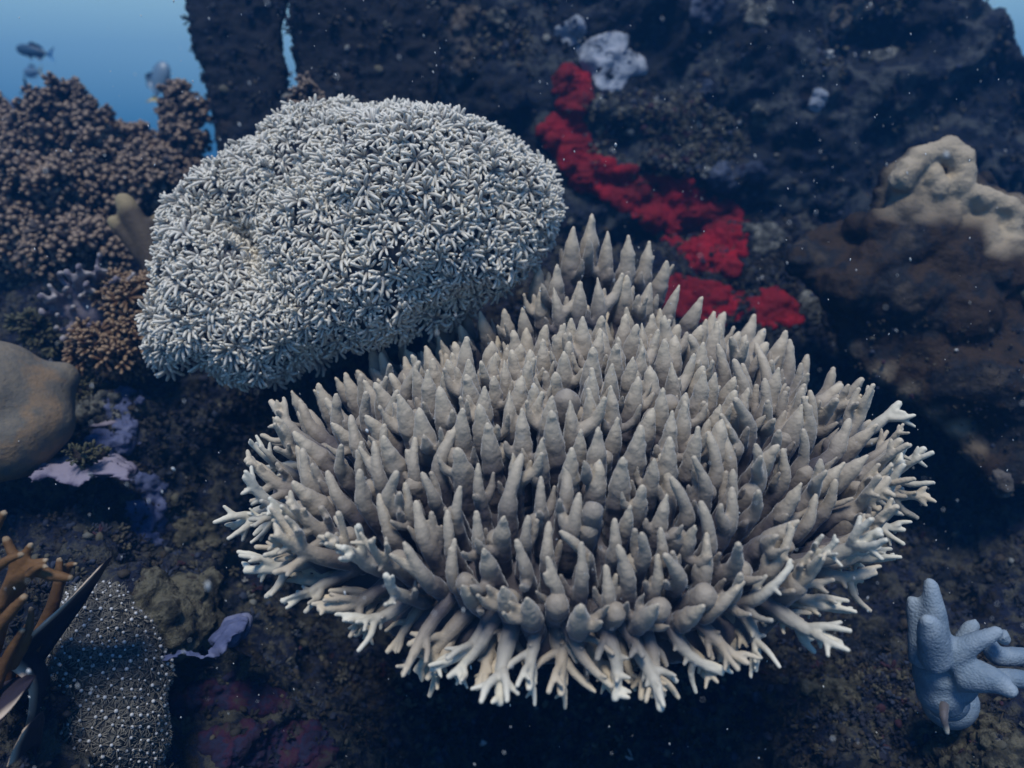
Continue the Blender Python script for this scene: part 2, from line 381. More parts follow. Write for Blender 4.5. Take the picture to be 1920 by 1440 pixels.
SB = [(546, -260), (556, 30), (562, 70), (556, 120), (566, 200), (600, 330), (800, 330), (830, 120), (820, -260)]
dslab = lambda s: (lambda v: 0.026 * fbm(v * 5.5, 3, s) + 0.009 * fbm(v * 30, 4, s + 9, ridge=True) + 0.005 * (0.5 - cell(v * 70, s)))
slab_a_m = prism(SA, lambda px, py: 1.28 + 0.0004 * (300 - py) * 0, 0.12, 0.0045, 8, dslab(60), sx=-.36)
slab_b_m = prism(SB, lambda px, py: 1.22, 0.14, 0.0045, 8, dslab(70), sx=-.20)

def bvh_of(m):
    v, _ = mdata(m); q, t = faces_of(m)
    return BVHTree.FromPolygons([tuple(p) for p in v], [tuple(int(i) for i in f) for f in q] + [tuple(int(i) for i in f) for f in t])
BV = [bvh_of(floor_m), bvh_of(wall_m), bvh_of(slab_a_m), bvh_of(slab_b_m)]
def hit(px, py, which=None):
    d = Vector(raydir(px, py)); best = None
    for i, b in enumerate(BV):
        if which is not None and i not in which: continue
        h = b.ray_cast(Vector((0, 0, 0)), d)
        if h[0] is not None and (best is None or h[3] < best[2]):
            n = h[1] if h[1].dot(d) < 0 else -h[1]
            best = (np.array(h[0]), np.array(n), h[3])
    return best if best else (at(px, py, 1.5), np.array([0, -1., 0]), 1.5)
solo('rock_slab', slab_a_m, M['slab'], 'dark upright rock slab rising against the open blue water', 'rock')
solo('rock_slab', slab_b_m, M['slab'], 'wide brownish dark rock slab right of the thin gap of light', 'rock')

# ------------------------------------------------------------------ table coral
TC = at(1050, 880, 0.64)
tilt = math.radians(14)
TN = np.array([0.0, -math.sin(tilt), math.cos(tilt)])
TX = np.array([1.0, 0, 0]); TY = np.cross(TN, TX)           # TY points away from the camera
OUT = [(565, 945), (590, 995), (680, 1035), (750, 1065), (850, 1090), (960, 1102), (1110, 1122), (1290, 1112), (1430, 1072), (1540, 1005), (1625, 930), (1645, 860), (1595, 795), (1515, 710),
       (1400, 655), (1270, 630), (1120, 640), (1010, 670), (900, 700), (775, 725), (650, 768), (570, 822), (538, 885)]
def toplane(px, py):
    d = at(px, py, 1.0); s = (TC @ TN) / (d @ TN); p = d * s - TC; return p @ TX, p @ TY
OP = np.array([toplane(*p) for p in OUT])
oang = np.arctan2(OP[:, 1], OP[:, 0]); orad = np.hypot(OP[:, 0], OP[:, 1]); o_ = np.argsort(oang); oang, orad = oang[o_], orad[o_]
def rim(a): return np.interp(a, np.concatenate([[oang[-1] - 2 * np.pi], oang, [oang[0] + 2 * np.pi]]), np.concatenate([[orad[-1]], orad, [orad[0]]]))
BULGE = 0.075
def dome(u, v):
    r = np.hypot(u, v); a = np.arctan2(v, u); rho = r / rim(a)
    h = BULGE * (1 - np.clip(rho, 0, 1.3) ** 2) - 0.03
    return TC + np.outer(np.atleast_1d(u), TX) + np.outer(np.atleast_1d(v), TY) + np.outer(np.atleast_1d(h), TN), np.atleast_1d(rho)
print('TABLE plane radius', orad.min(), orad.max())
tmb = MB(); na, nr = 72, 16
rows = []
for j in range(nr + 1):
    a = np.linspace(-np.pi, np.pi, na, endpoint=False); r = rim(a) * (0.02 + 0.98 * j / nr); P, _ = dome(r * np.cos(a), r * np.sin(a)); rows.append(P)
for j, (f, dn) in enumerate([(0.99, .016), (0.85, .035), (0.6, .06), (0.35, .10), (0.2, .16), (0.12, .26), (0.10, .36)]):
    a = np.linspace(-np.pi, np.pi, na, endpoint=False); r = rim(a) * f; P, _ = dome(r * np.cos(a), r * np.sin(a)); base = TC + np.outer(r * np.cos(a), TX) + np.outer(r * np.sin(a), TY) - TN * (0.03 + dn)
    base[:, 1] += 0.75 * max(0, dn - .06); rows.append(base)
V = np.concatenate(rows); k = np.arange(na); k2 = (k + 1) % na
q = np.concatenate([np.stack([i * na + k, i * na + k2, (i + 1) * na + k2, (i + 1) * na + k], 1) for i in range(len(rows) - 1)])
t = np.concatenate([np.stack([np.full(na, len(V)), k2, k], 1), np.stack([np.full(na, len(V) + 1), (len(rows) - 1) * na + k, (len(rows) - 1) * na + k2], 1)])
V = np.vstack([V, rows[0].mean(0), rows[-1].mean(0)])
tmb.add(V, q, t)
# rear hump that carries the tall cluster behind
HC = at(1120, 640, 0.86)
for c, r in ((HC, .06), (HC + [-.05, .0, -.01], .055), (HC + [.05, .0, -.0], .05), (HC + [-.12, .0, -.03], .05), (HC + [-.02, -.06, -.03], .06)): ball(tmb, c + np.array([0, 0, -0.02]), r, 3, sc=(1, 1, .7))
SHOULDER = [(590, 775, .77), (625, 755, .78), (665, 738, .79), (705, 722, .80), (745, 708, .82), (790, 692, .83), (840, 676, .84), (690, 765, .77), (740, 748, .78), (645, 785, .76), (790, 735, .79), (605, 805, .75), (560, 815, .75), (720, 690, .84), (770, 668, .86), (840, 640, .87), (885, 615, .87)]
for a_, b_, d_ in SHOULDER: ball(tmb, at(a_, b_ + 45, d_), .030, 2)
base_m = remesh(tmb, 0.005, 6); _v, _n = mdata(base_m); setco(base_m, _v - TN * .034)
displace(base_m, lambda v: 0.008 * fbm(v * 22, 3, 80) + 0.004 * (0.5 - cell(v * 55, 81)))
setattr_tip(base_m, np.zeros(len(base_m.vertices)))
table = thing('table_coral', 'big grey beige table coral of stubby pointed branches below the white polyp dome', 'coral', TC - TN * 0.3)
part('coral_base', base_m, M['acro'], table)

def finish_branch(mb, vox, length, amp=0.0007, seed=0, sm=3):
    m = remesh(mb, vox, sm)
    displace(m, lambda v: amp * 1.5 * fbm(v * 110 + seed, 2, seed) + amp * .8 * (0.45 - cell(v * 300 + seed, seed)))
    v, _ = mdata(m); setattr_tip(m, np.clip(v[:, 2] / length, 0, 1)); return m
def cone_variant(s):
    r = random.Random(500 + s); mb = MB(); Lg = 0.050 * r.uniform(.85, 1.12); bend = r.uniform(-.002, .009); n = 14
    z = np.linspace(-0.046, Lg, n); tt = np.clip(z / Lg, 0, 1)
    wide = r.uniform(.0088, .0110); P = np.stack([bend * tt ** 2, 0 * tt + r.uniform(-.002, .002) * tt, z], 1)
    prof = r.uniform(.75, 1.1)
    R = wide * (1 - tt ** (1.1 + prof) * .52) * (1 - 0.50 * np.clip((tt - .5) / .5, 0, 1) ** 1.2); R[-1] *= .62
    R = R * (1 + 0.055 * np.sin(z * r.uniform(380, 560) + r.uniform(0, 6)))
    tube(mb, P, R, 12, flat=r.uniform(.75, 1.0))
    for k in range(r.choice([0, 0, 1, 1, 2, 2, 3])):
        a = r.uniform(0, 6.28); z0 = r.uniform(.0, .45) * Lg; l2 = r.uniform(.012, .028); w = r.uniform(.42, .65) * wide
        d = np.array([math.cos(a), math.sin(a), 0]); p0 = d * wide * .35 + [0, 0, z0]
        pts = curve([p0, p0 + d * l2 * .55 + [0, 0, l2 * .35], p0 + d * l2 * .75 + [0, 0, l2 * 1.1]], 8)
        tube(mb, pts, w * np.array([1, 1, .97, .9, .8, .66, .5, .3]), 10)
    return finish_branch(mb, 0.0014, Lg, 0.0008, s), Lg
def knob_variant(s):
    r = random.Random(900 + s); mb = MB(); Lg = r.uniform(.022, .034); w = r.uniform(.0085, .0115)
    pts = curve([(0, 0, -.046), (0, 0, Lg * .5), (r.uniform(-.003, .003), 0, Lg)], 8)
    tube(mb, pts, w * np.array([1, 1.05, 1.08, 1.08, 1.05, 1.0, .85, .5]), 12)
    return finish_branch(mb, 0.0014, Lg * 2.0, 0.0007, s), Lg
def antler_variant(s):
    r = random.Random(700 + s); mb = MB(); Lg = r.uniform(.062, .084); w = r.uniform(.0066, .0084); up = r.uniform(.010, .030)
    n = 12
    P = curve([(0, 0, -.02), (-.001, 0, Lg * .35), (up * .35, r.uniform(-.003, .003), Lg * .7), (up, r.uniform(-.006, .006), Lg)], n)
    tube(mb, P, np.linspace(w * 1.25, w * .46, n) * (1 + .05 * np.sin(np.arange(n) * 2.1)), 10)
    for k in range(r.choice([2, 3, 3, 4])):
        f = r.uniform(.22, .80); i = int(f * (n - 1)); p0 = P[i]; a = r.uniform(-1.5, 1.5) if k else r.uniform(-.5, .5)
        if r.random() < .25: a += math.pi
        l2 = r.uniform(.020, .040) * (1.15 - .45 * f); d = np.array([math.cos(a), math.sin(a), 0]); w2 = w * (1 - .35 * f) * .84
        pts = curve([p0, p0 + d * l2 * .5 + [0, 0, l2 * .4], p0 + d * l2 * .8 + [r.uniform(0, .006), 0, l2 * .95]], 9)
        tube(mb, pts, np.linspace(w2, w2 * .50, 9), 9)
        if r.random() < .4:
            q0 = pts[4]; b = a + r.choice([-1, 1]) * 1.0; d2 = np.array([math.cos(b), math.sin(b), .6])
            tube(mb, curve([q0, q0 + d2 * .008, q0 + d2 * .014], 5), np.linspace(w2 * .7, w2 * .4, 5), 8)
    for k in range(r.randint(2, 5)):   # little nubs of side corallites
        i = r.randint(3, n - 2); a = r.uniform(0, 6.28); d = np.array([math.cos(a), math.sin(a), .7])
        tube(mb, [P[i], P[i] + d * w * .9, P[i] + d * w * 1.5], [w * .45, w * .4, w * .25], 7)
    return finish_branch(mb, 0.0014, Lg, 0.0005, s, 2), Lg
def horn_variant(s):
    r = random.Random(1300 + s); mb = MB(); Lg = r.uniform(.052, .064); w = r.uniform(.0078, .0096); up = r.uniform(.010, .026); n = 14
    P = curve([(-.006, 0, -.03), (0, 0, 0), (up * .35, r.uniform(-.002, .002), Lg * .45), (up * 1.55, r.uniform(-.004, .004), Lg * .86)], n); f = np.linspace(0, 1, n)
    R = w * (1.1 - .35 * f) * (1 - .50 * np.clip((f - .5) / .5, 0, 1) ** 1.2) * (1 + .06 * np.sin(f * r.uniform(18, 28))); R[-1] *= .65; tube(mb, P, R, 12)
    for k in range(r.choice([0, 1, 1, 2, 2, 3])):
        i = r.randint(4, 9); a = r.uniform(-1.6, 1.6) + (math.pi if r.random() < .2 else 0); d = np.array([math.cos(a), math.sin(a), 0]); l2 = r.uniform(.014, .030); w2 = w * r.uniform(.55, .75)
        tube(mb, curve([P[i], P[i] + d * l2 * .5 + [0, 0, l2 * .4], P[i] + d * l2 * .75 + [r.uniform(0, .005), 0, l2]], 8), w2 * np.array([1, .98, .95, .88, .78, .66, .52, .34]), 9)
    return finish_branch(mb, 0.0014, Lg, 0.0006, s, 2), Lg
HORN = [horn_variant(i) for i in range(14)]
CONES = [cone_variant(i) for i in range(16)]; KNOBS = [knob_variant(i) for i in range(4)]; ANT = [antler_variant(i) for i in range(16)]
# positions: even spread over the dome
def poisson2(gen, dist, tries):
    pts = []; cellm = {}
    for _ in range(tries):
        p = gen(); k = (int(p[0] // dist), int(p[1] // dist)); ok = True
        for a in (-1, 0, 1):
            for b in (-1, 0, 1):
                for q_ in cellm.get((k[0] + a, k[1] + b), ()):
                    if (q_[0] - p[0]) ** 2 + (q_[1] - p[1]) ** 2 < dist * dist: ok = False
        if ok: pts.append(p); cellm.setdefault(k, []).append(p)
    return pts
mx = orad.max() * 1.02
def gen_uv():
    while True:
        u, v = random.uniform(-mx, mx), random.uniform(-mx, mx)
        if math.hypot(u, v) < rim(math.atan2(v, u)) * 1.0: return (u, v)
def dart(base, tries):
    pts = np.zeros((0, 2)); dist = np.zeros(0)
    for _ in range(tries):
        u, v = gen_uv(); dd_ = base * (0.66 + v * 1.0) / 0.66
        if len(pts) and (((pts - (u, v)) ** 2).sum(1) < ((dist + dd_) / 2) ** 2).any(): continue
        pts = np.vstack([pts, (u, v)]); dist = np.append(dist, dd_)
    return [tuple(p) for p in pts]
UV = dart(.0186, 18000)
placed = []      # (mesh, length, 4x4 rotation+scale, origin, pale)
WUP = np.array([0, 0, 1.0])
def put(meshes, P, d, sc, roll=0.35, pale=False, upx=None):
    m, Lg = random.choice(meshes)
    F = frame(d, WUP if upx is None else upx) @ rotz(random.gauss(0, roll))
    placed.append((m, Lg, F, sc, P, pale))
for (u, v) in UV:
    P, rho = dome(u, v); P = P[0]; rho = float(rho[0]); a = math.atan2(v, u)
    rad = (math.cos(a) * TX + math.sin(a) * TY)
    back = max(0.0, math.sin(a)); front = max(0.0, -math.sin(a)); side = abs(math.cos(a))
    th = math.radians((64 + 14 * side - 34 * back - 34 * front) * rho ** (2.0 + 1.2 * front)) + random.gauss(0, .05)
    dsc = (0.66 + .82 * v) / .66; d = TN * math.cos(th) + rad * math.sin(th) + np.random.default_rng(int(abs(u * 1e6))).normal(0, .045, 3)
    if rho > .90 and back < .28 and front < .72: put(ANT, P - d * .006, d + WUP * .15, random.uniform(.74, .98) * dsc, .6, rho > .93 and random.random() < .5)
    elif rho > .55 and back < .6 and random.random() < (.78 if front < .8 else .5): put(HORN, P - d * .004, d + WUP * .10, random.uniform(.78, 1.02) * dsc, .35)
    elif random.random() < .03: put(KNOBS, P, d, random.uniform(.8, 1.15) * dsc)
    else: put(CONES, P - TN * .004, d + WUP * .25, random.uniform(.88, 1.10) * dsc)
# understorey of shorter branches seen in the gaps
for (u, v) in dart(.034, 4000):
    P, rho = dome(u, v); P = P[0]; rho = float(rho[0]); a = math.atan2(v, u); rad = math.cos(a) * TX + math.sin(a) * TY
    th = math.radians(28 * rho); put(KNOBS, P - TN * .010, TN * math.cos(th) + rad * math.sin(th), random.uniform(.6, .9))
# hanging rim branches on the near and side edge, two tiers
for a in np.arange(-math.pi * 1.06, 0.22, 0.135):
    for tier in (0, 1):
        aa = a + random.gauss(0, .04); r = rim(((aa + math.pi) % (2 * math.pi)) - math.pi) * (0.97 - .1 * tier)
        P, _ = dome(r * math.cos(aa), r * math.sin(aa)); P = P[0] - TN * (.012 + .02 * tier)
        rad = math.cos(aa) * TX + math.sin(aa) * TY
        fr_ = max(0, -math.sin(aa)); d = rad - TN * (.10 + .30 * fr_ + .35 * tier + random.gauss(0, .12)) + np.array([random.gauss(0, .15), 0, 0])
        put(ANT, P, d, random.uniform(.64, .84) * (1 - .04 * fr_), 1.2, tier == 0 and random.random() < .75)
# rear cluster
for px, py, D, s in [(1045, 560, .80, 1.0), (1070, 520, .83, 1.25), (1100, 500, .85, 1.45), (1130, 520, .84, 1.2), (1050, 600, .78, 1.0), (1085, 590, .78, 1.05), (1120, 590, .78, 1.1), (1165, 540, .84, 1.3),
                     (1195, 540, .85, 1.2), (1225, 550, .85, 1.0), (1160, 590, .80, 1.1), (1195, 600, .80, 1.0), (1020, 600, .80, .9), (990, 625, .79, .9), (960, 630, .80, .85), (925, 640, .82, .9),
                     (890, 660, .83, .9), (1010, 560, .84, 1.0), (1240, 600, .8, 1.0), (1280, 610, .8, 1.05), (860, 690, .80, .9), (800, 700, .82, .9), (750, 730, .82, 1.0)]:
    P = at(px, py, D); put(CONES, P - WUP * .012, np.array([(px - 1080) / 420.0, -.12, 1.0]), s * 1.05)
for px, py, D in SHOULDER: put(CONES, at(px, py + 22, D) - WUP * .004, np.array([(px - 1050) / 700.0, -.1, 1.0]), random.uniform(.85, 1.1))
print('branches', len(placed))
def score(pl):
    px, py, D = proj(pl[4]); ins = (-50 < px < 1970) and (-50 < py < 1490); d = pl[2][:, 2]; vd = pl[4] / np.linalg.norm(pl[4])
    side = math.sqrt(max(0.05, 1 - (d @ vd) ** 2)); return ins * pl[3] * pl[1] * side / D
order = sorted(range(len(placed)), key=lambda i: -score(placed[i]))
rest = {False: MB(), True: MB()}
pale_meshes = {}
cache = {}
tl = Vector(table.location)
for n_, i in enumerate(order):
    m, Lg, F, sc, P, pale = placed[i]
    if n_ < 100:
        key = (m.name, pale)
        if key not in cache:
            mm = m.copy(); mm.materials.clear(); mm.materials.append(M['acro_pale'] if pale else M['acro']); mm.name = 'branch'; cache[key] = mm
        o = bpy.data.objects.new('branch', cache[key]); COL.objects.link(o); o.parent = table
        if pale: o['label'] = 'pale tipped branch'
        o.matrix_local = Matrix.Translation(Vector(P) - tl) @ Matrix(((F * sc)).tolist()).to_4x4()
    else:
        v, _ = mdata(m); q_, t_ = faces_of(m); tp = np.empty(len(v), np.float32); m.attributes['tip'].data.foreach_get('value', tp)
        rest[pale].add((v * sc) @ F.T + P, q_, t_, tp)
mr_ = rest[False]; o = part('branches', mr_.mesh(), M['acro'], table); o['kind'] = 'stuff'
if rest[True].n:
    o = part('pale_branches', rest[True].mesh(), M['acro_pale'], table); o['kind'] = 'stuff'

# ------------------------------------------------------------------ white polyp dome
PO = [(285, 700), (290, 620), (305, 520), (330, 430), (370, 340), (440, 275), (520, 235), (620, 215), (730, 212), (850, 222), (940, 250), (1010, 300), (1050, 360), (1045, 400), (1010, 470), (975, 530), (900, 570),
      (830, 600), (740, 625), (640, 650), (560, 690), (510, 728), (430, 695), (370, 665), (320, 700)]
def DP(px, py): return 0.80 + 0.06 * (420 - py) / 250.0 + 0.00030 * max(0, py - 500)
pmb = MB()
gxp, gyp = np.meshgrid(np.arange(280, 1060, 20), np.arange(210, 730, 20)); gxp = gxp.ravel().astype(float); gyp = gyp.ravel().astype(float)
k = inpoly(gxp, gyp, PO); gxp, gyp = gxp[k], gyp[k]; dd = polydist(gxp, gyp, PO)
for px, py, d_ in zip(gxp, gyp, dd):
    D = DP(px, py); r = d_ / FPX * D
    if r < .012: continue
    rr = min(r, .085 + .02 * vnoise(np.array([[px / 130., py / 130., 0]]), 5)[0])
    # cleft in the left part
    cl = min(math.hypot(px - 492, (py - 474) / 1.2), math.hypot(px - 450, py - 446) + 12)
    off = 0.10 * math.exp(-(cl / 46.0) ** 2)
    rr = min(rr, .012 + max(0, cl - 12) / FPX * D * .55)
    bump = 0.055 * (1 - (1 - min(1, r / .15)) ** 2) * min(1, max(0, cl) / 60.0) ** .5
    ball(pmb, at(px, py, D + .07 - bump + off + (.02 if cl < 25 else 0)), rr, 2)
pbody = remesh(pmb, 0.006, 10)
displace(pbody, lambda v: 0.016 * fbm(v * 13, 2, 91) + 0.006 * fbm(v * 40, 2, 92))
pth = thing('polyp_coral', 'large white dome coral covered in daisy shaped polyps above the table coral', 'coral', at(640, 640, .92))
pv, pn = mdata(pbody); pq, pt = faces_of(pbody)
tri = np.concatenate([pt, pq[:, :3], pq[:, [0, 2, 3]]]) if len(pt) else np.concatenate([pq[:, :3], pq[:, [0, 2, 3]]])
A_, B_, C_ = pv[tri[:, 0]], pv[tri[:, 1]], pv[tri[:, 2]]; ar = np.linalg.norm(np.cross(B_ - A_, C_ - A_), axis=1) / 2
print('polyp dome area', ar.sum())
def surf_samples(n, dist, keep):
    f = rng.choice(len(tri), n, p=ar / ar.sum()); r1 = np.sqrt(rng.random(n)); r2 = rng.random(n)
    P = (1 - r1)[:, None] * A_[f] + (r1 * (1 - r2))[:, None] * B_[f] + (r1 * r2)[:, None] * C_[f]
    Nn = np.cross(B_[f] - A_[f], C_[f] - A_[f]); Nn /= np.linalg.norm(Nn, axis=1)[:, None] + 1e-12
    Nn = pn[tri[f, 0]] * .7 + pn[tri[f, 1]] * .3; Nn /= np.linalg.norm(Nn, axis=1)[:, None]
    g = {}; o = []
    for p, nn in zip(P, Nn):
        if not keep(p, nn): continue
        kk = tuple((p // dist).astype(int)); ok = True
        for a in (-1, 0, 1):
            for b in (-1, 0, 1):
                for c in (-1, 0, 1):
                    for q_ in g.get((kk[0] + a, kk[1] + b, kk[2] + c), ()):
                        if ((q_ - p) ** 2).sum() < dist * dist: ok = False; break
        if ok: g.setdefault(kk, []).append(p); o.append((p, nn))
    return o
def polyp_variant(s):
    r = random.Random(40 + s); mb = MB(); open_ = r.uniform(.45, 1.0); Lt = .0140 * r.uniform(.85, 1.15)
    tube(mb, [(0, 0, -.008), (0, 0, .0005), (0, 0, .0025)], [.0022, .0024, .0026], 7, 0, .1)
    for k in range(8):
        a = k / 8 * 6.283 + r.uniform(-.18, .18); o2 = open_ + r.uniform(-.22, .22); l = Lt * r.uniform(.8, 1.12)
        d = np.array([math.cos(a), math.sin(a), 0]); z = np.array([0, 0, 1.])
        th = np.linspace(.3, .3 + o2 * 1.45, 6) ; step = l / 5; p = d * .0018 + z * .0018; pts = [p]
        for tt in th[1:]: p = p + (z * math.cos(tt) + d * math.sin(tt)) * step; pts.append(p)
        sw = np.array([-math.sin(a), math.cos(a), 0]) * r.uniform(-.002, .002)
        pts = np.array(pts) + np.linspace(0, 1, 6)[:, None] ** 2 * (sw + np.array([.0026, 0, -.0004]))
        tube(mb, pts, np.array([.0009, .0012, .0014, .00155, .00145, .0010]), 6, 0.1, 1.0)
    return mb
PV = [polyp_variant(i).data() for i in range(10)]; PVM = {}
plist = surf_samples(90000, 0.0098, lambda p, n: n[1] < 0.75 and n[2] > -0.75)
print('polyps', len(plist))
DOWN = np.array([0, -0.25, -.35])
rec = []
for p, nn in plist:
    px, py, D = proj(p); facing = -(nn @ p) / np.linalg.norm(p)
    lean = fbm(p[None] * 30, 2, 17)[0]; d = nn + DOWN * (.35 + .5 * lean) + rng.normal(0, .20, 3); F = frame(d, DOWN + rng.normal(0, .25, 3)) @ rotz(random.gauss(0, .5)); sc = random.uniform(.75, 1.3)
    rec.append((random.randrange(10), F, sc, p, facing / D * (.4 + sc) + (0.15 if py > 480 else 0)))
order = sorted(range(len(rec)), key=lambda i: -rec[i][4]); first = set(order[:100])
part('coral_body', pbody, M['polypbody'], pth); mb = MB(); pl = Vector(pth.location)
for i, (vi, F, sc, p, _) in enumerate(rec):
    v, q_, t_, a_ = PV[vi]
    if i in first:
        if vi not in PVM:
            mm = tomesh('polyp', v, q_, t_, a_); mm.materials.append(M['polyp']); PVM[vi] = mm
        o = bpy.data.objects.new('polyp', PVM[vi]); COL.objects.link(o); o.parent = pth
        o.matrix_local = Matrix.Translation(Vector(p) - pl) @ Matrix((F * sc).tolist()).to_4x4()
    else: mb.add((v * sc) @ F.T + p, q_, t_, a_)
o = part('polyps', mb.mesh(), M['polyp'], pth); o['kind'] = 'stuff'
# ------------------------------------------------------------------ general growth builders
def biggest(m):
    """keep only the largest connected piece of a fused growth"""
    v, _ = mdata(m); q, t = faces_of(m); lab = np.arange(len(v))
    E = np.concatenate([q[:, [0, 1]], q[:, [1, 2]], q[:, [2, 3]], t[:, [0, 1]], t[:, [1, 2]]])
    while True:
        lo = np.minimum(lab[E[:, 0]], lab[E[:, 1]]); new = lab.copy(); np.minimum.at(new, E[:, 0], lo); np.minimum.at(new, E[:, 1], lo); new = new[new]
        if (new == lab).all(): break
        lab = new
    ids, c = np.unique(lab, return_counts=True); keep = lab == ids[c.argmax()]
    if keep.all(): return m
    mp = np.cumsum(keep) - 1; bpy.data.meshes.remove(m)
    return tomesh('piece', v[keep], mp[q[keep[q[:, 0]]]], mp[t[keep[t[:, 0]]]] if len(t) else np.zeros((0, 3), int))
def crust(poly, r, vox, amp, off=0.0, step=None, seed=0, sq=0.6, which=None, holes=(), ragged=True):
    """a crust that hugs the rock: overlapping pads set on the rock surface, fused"""
    mb = MB(); P = np.array(poly, float); c = P.mean(0); h0 = hit(c[0], c[1], which); D0 = proj(h0[0])[2]
    st = step or max(5.0, r * 0.8 / D0 * FPX)
    X, Y = np.meshgrid(np.arange(P[:, 0].min(), P[:, 0].max() + st, st), np.arange(P[:, 1].min(), P[:, 1].max() + st, st))
    X = X.ravel() + rng.uniform(-st, st, X.size) * .3; Y = Y.ravel() + rng.uniform(-st, st, Y.size) * .3
    k = inpoly(X, Y, P); d = polydist(X, Y, P)
    ds = []; rag = vnoise(np.stack([X / (st * 2.2), Y / (st * 2.2), X * 0 + seed], 1), seed)[k]
    for x, y, dd, rg in zip(X[k], Y[k], d[k], rag):
        if ragged and (dd < st * 2.2 * (rg + .25) or rg < -.72): continue
        if any(math.hypot(x - a, y - b) < c_ for a, b, c_ in holes): continue
        p, n, _ = hit(x, y, which); D = proj(p)[2]
        if abs(D - D0) > .25: p = at(x, y, D0)
        rr = min(r, .35 * r + dd / FPX * D) * rng.uniform(.75, 1.15)
        dr = -p / np.linalg.norm(p)
        F = frame(n); ball(mb, p + dr * off, rr, 2, sc=(1, 1, sq), R=F)
    m = biggest(remesh(mb, vox, 3))
    displace(m, lambda v: amp * fbm(v * (.45 / r), 3, seed) + amp * .6 * fbm(v * (1.6 / r), 2, seed + 3, ridge=True) + amp * .6 * (.5 - cell(v * (.9 / r), seed)))
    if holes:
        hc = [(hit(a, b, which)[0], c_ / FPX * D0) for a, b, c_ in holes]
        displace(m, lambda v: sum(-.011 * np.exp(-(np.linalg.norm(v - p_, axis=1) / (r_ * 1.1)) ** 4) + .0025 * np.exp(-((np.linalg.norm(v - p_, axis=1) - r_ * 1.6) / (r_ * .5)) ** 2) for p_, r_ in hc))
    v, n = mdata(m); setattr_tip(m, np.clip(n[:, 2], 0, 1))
    if holes: setattr_tip(m, np.max([np.clip(1.5 - np.linalg.norm(v - p_, axis=1) / r_, 0, 1) for p_, r_ in hc], axis=0))  # mask for the painted pore shade, strongest at each hole centre
    return m
def lobes(paths, D, vox, amp=0.002, fs=30, balls=(), sm=5, seed=0, cellfs=0, base=None):
    """fused rounded branches given as (points, radii in px[, D]); tip = nearness to a branch end"""
    mb = MB(); ends = []
    for pth_ in paths:
        pts, rad = pth_[0], pth_[1]; Dd = pth_[2] if len(pth_) > 2 else D
        if np.isscalar(Dd): Dd = [Dd] * len(pts)
        W_ = [at(x, y, d_) for (x, y), d_ in zip(pts, Dd)]; n = max(8, 5 * len(pts)); C = curve(W_, n)
        R = np.interp(np.linspace(0, 1, n), np.linspace(0, 1, len(rad)), rad) / FPX * np.mean(Dd)
        tube(mb, C, R, 12); ball(mb, C[-1], R[-1] * 1.0, 2); ends.append((C[-1], R[-1] * 4.5))
    for b in balls:
        d_ = b[3] if len(b) > 3 else D
        ball(mb, at(b[0], b[1], d_), b[2] / FPX * d_, 3)
    m = remesh(mb, vox, sm)
    displace(m, lambda v: amp * fbm(v * fs, 3, seed) + (amp * .6 * (.5 - cell(v * cellfs, seed)) if cellfs else 0))
    v, _ = mdata(m); a = np.zeros(len(v))
    for e, r in ends: a = np.maximum(a, 1 - np.linalg.norm(v - e, axis=1) / r)
    setattr_tip(m, np.clip(a, 0, 1)); return m
def knob_variant2(s, n, l, w, spread):
    r = random.Random(s); mb = MB()
    for k in range(n):
        a = k / n * 6.28 + r.uniform(-.5, .5); t = spread * r.uniform(.3, 1.1) if k else 0
        d = np.array([math.sin(t) * math.cos(a), math.sin(t) * math.sin(a), math.cos(t)]); ll = l * r.uniform(.7, 1.15)
        tube(mb, [d * -.2 * l, d * ll * .5, d * ll * .85, d * ll], w * np.array([.7, .95, 1.1, .65]), 6)
    return mb.data()
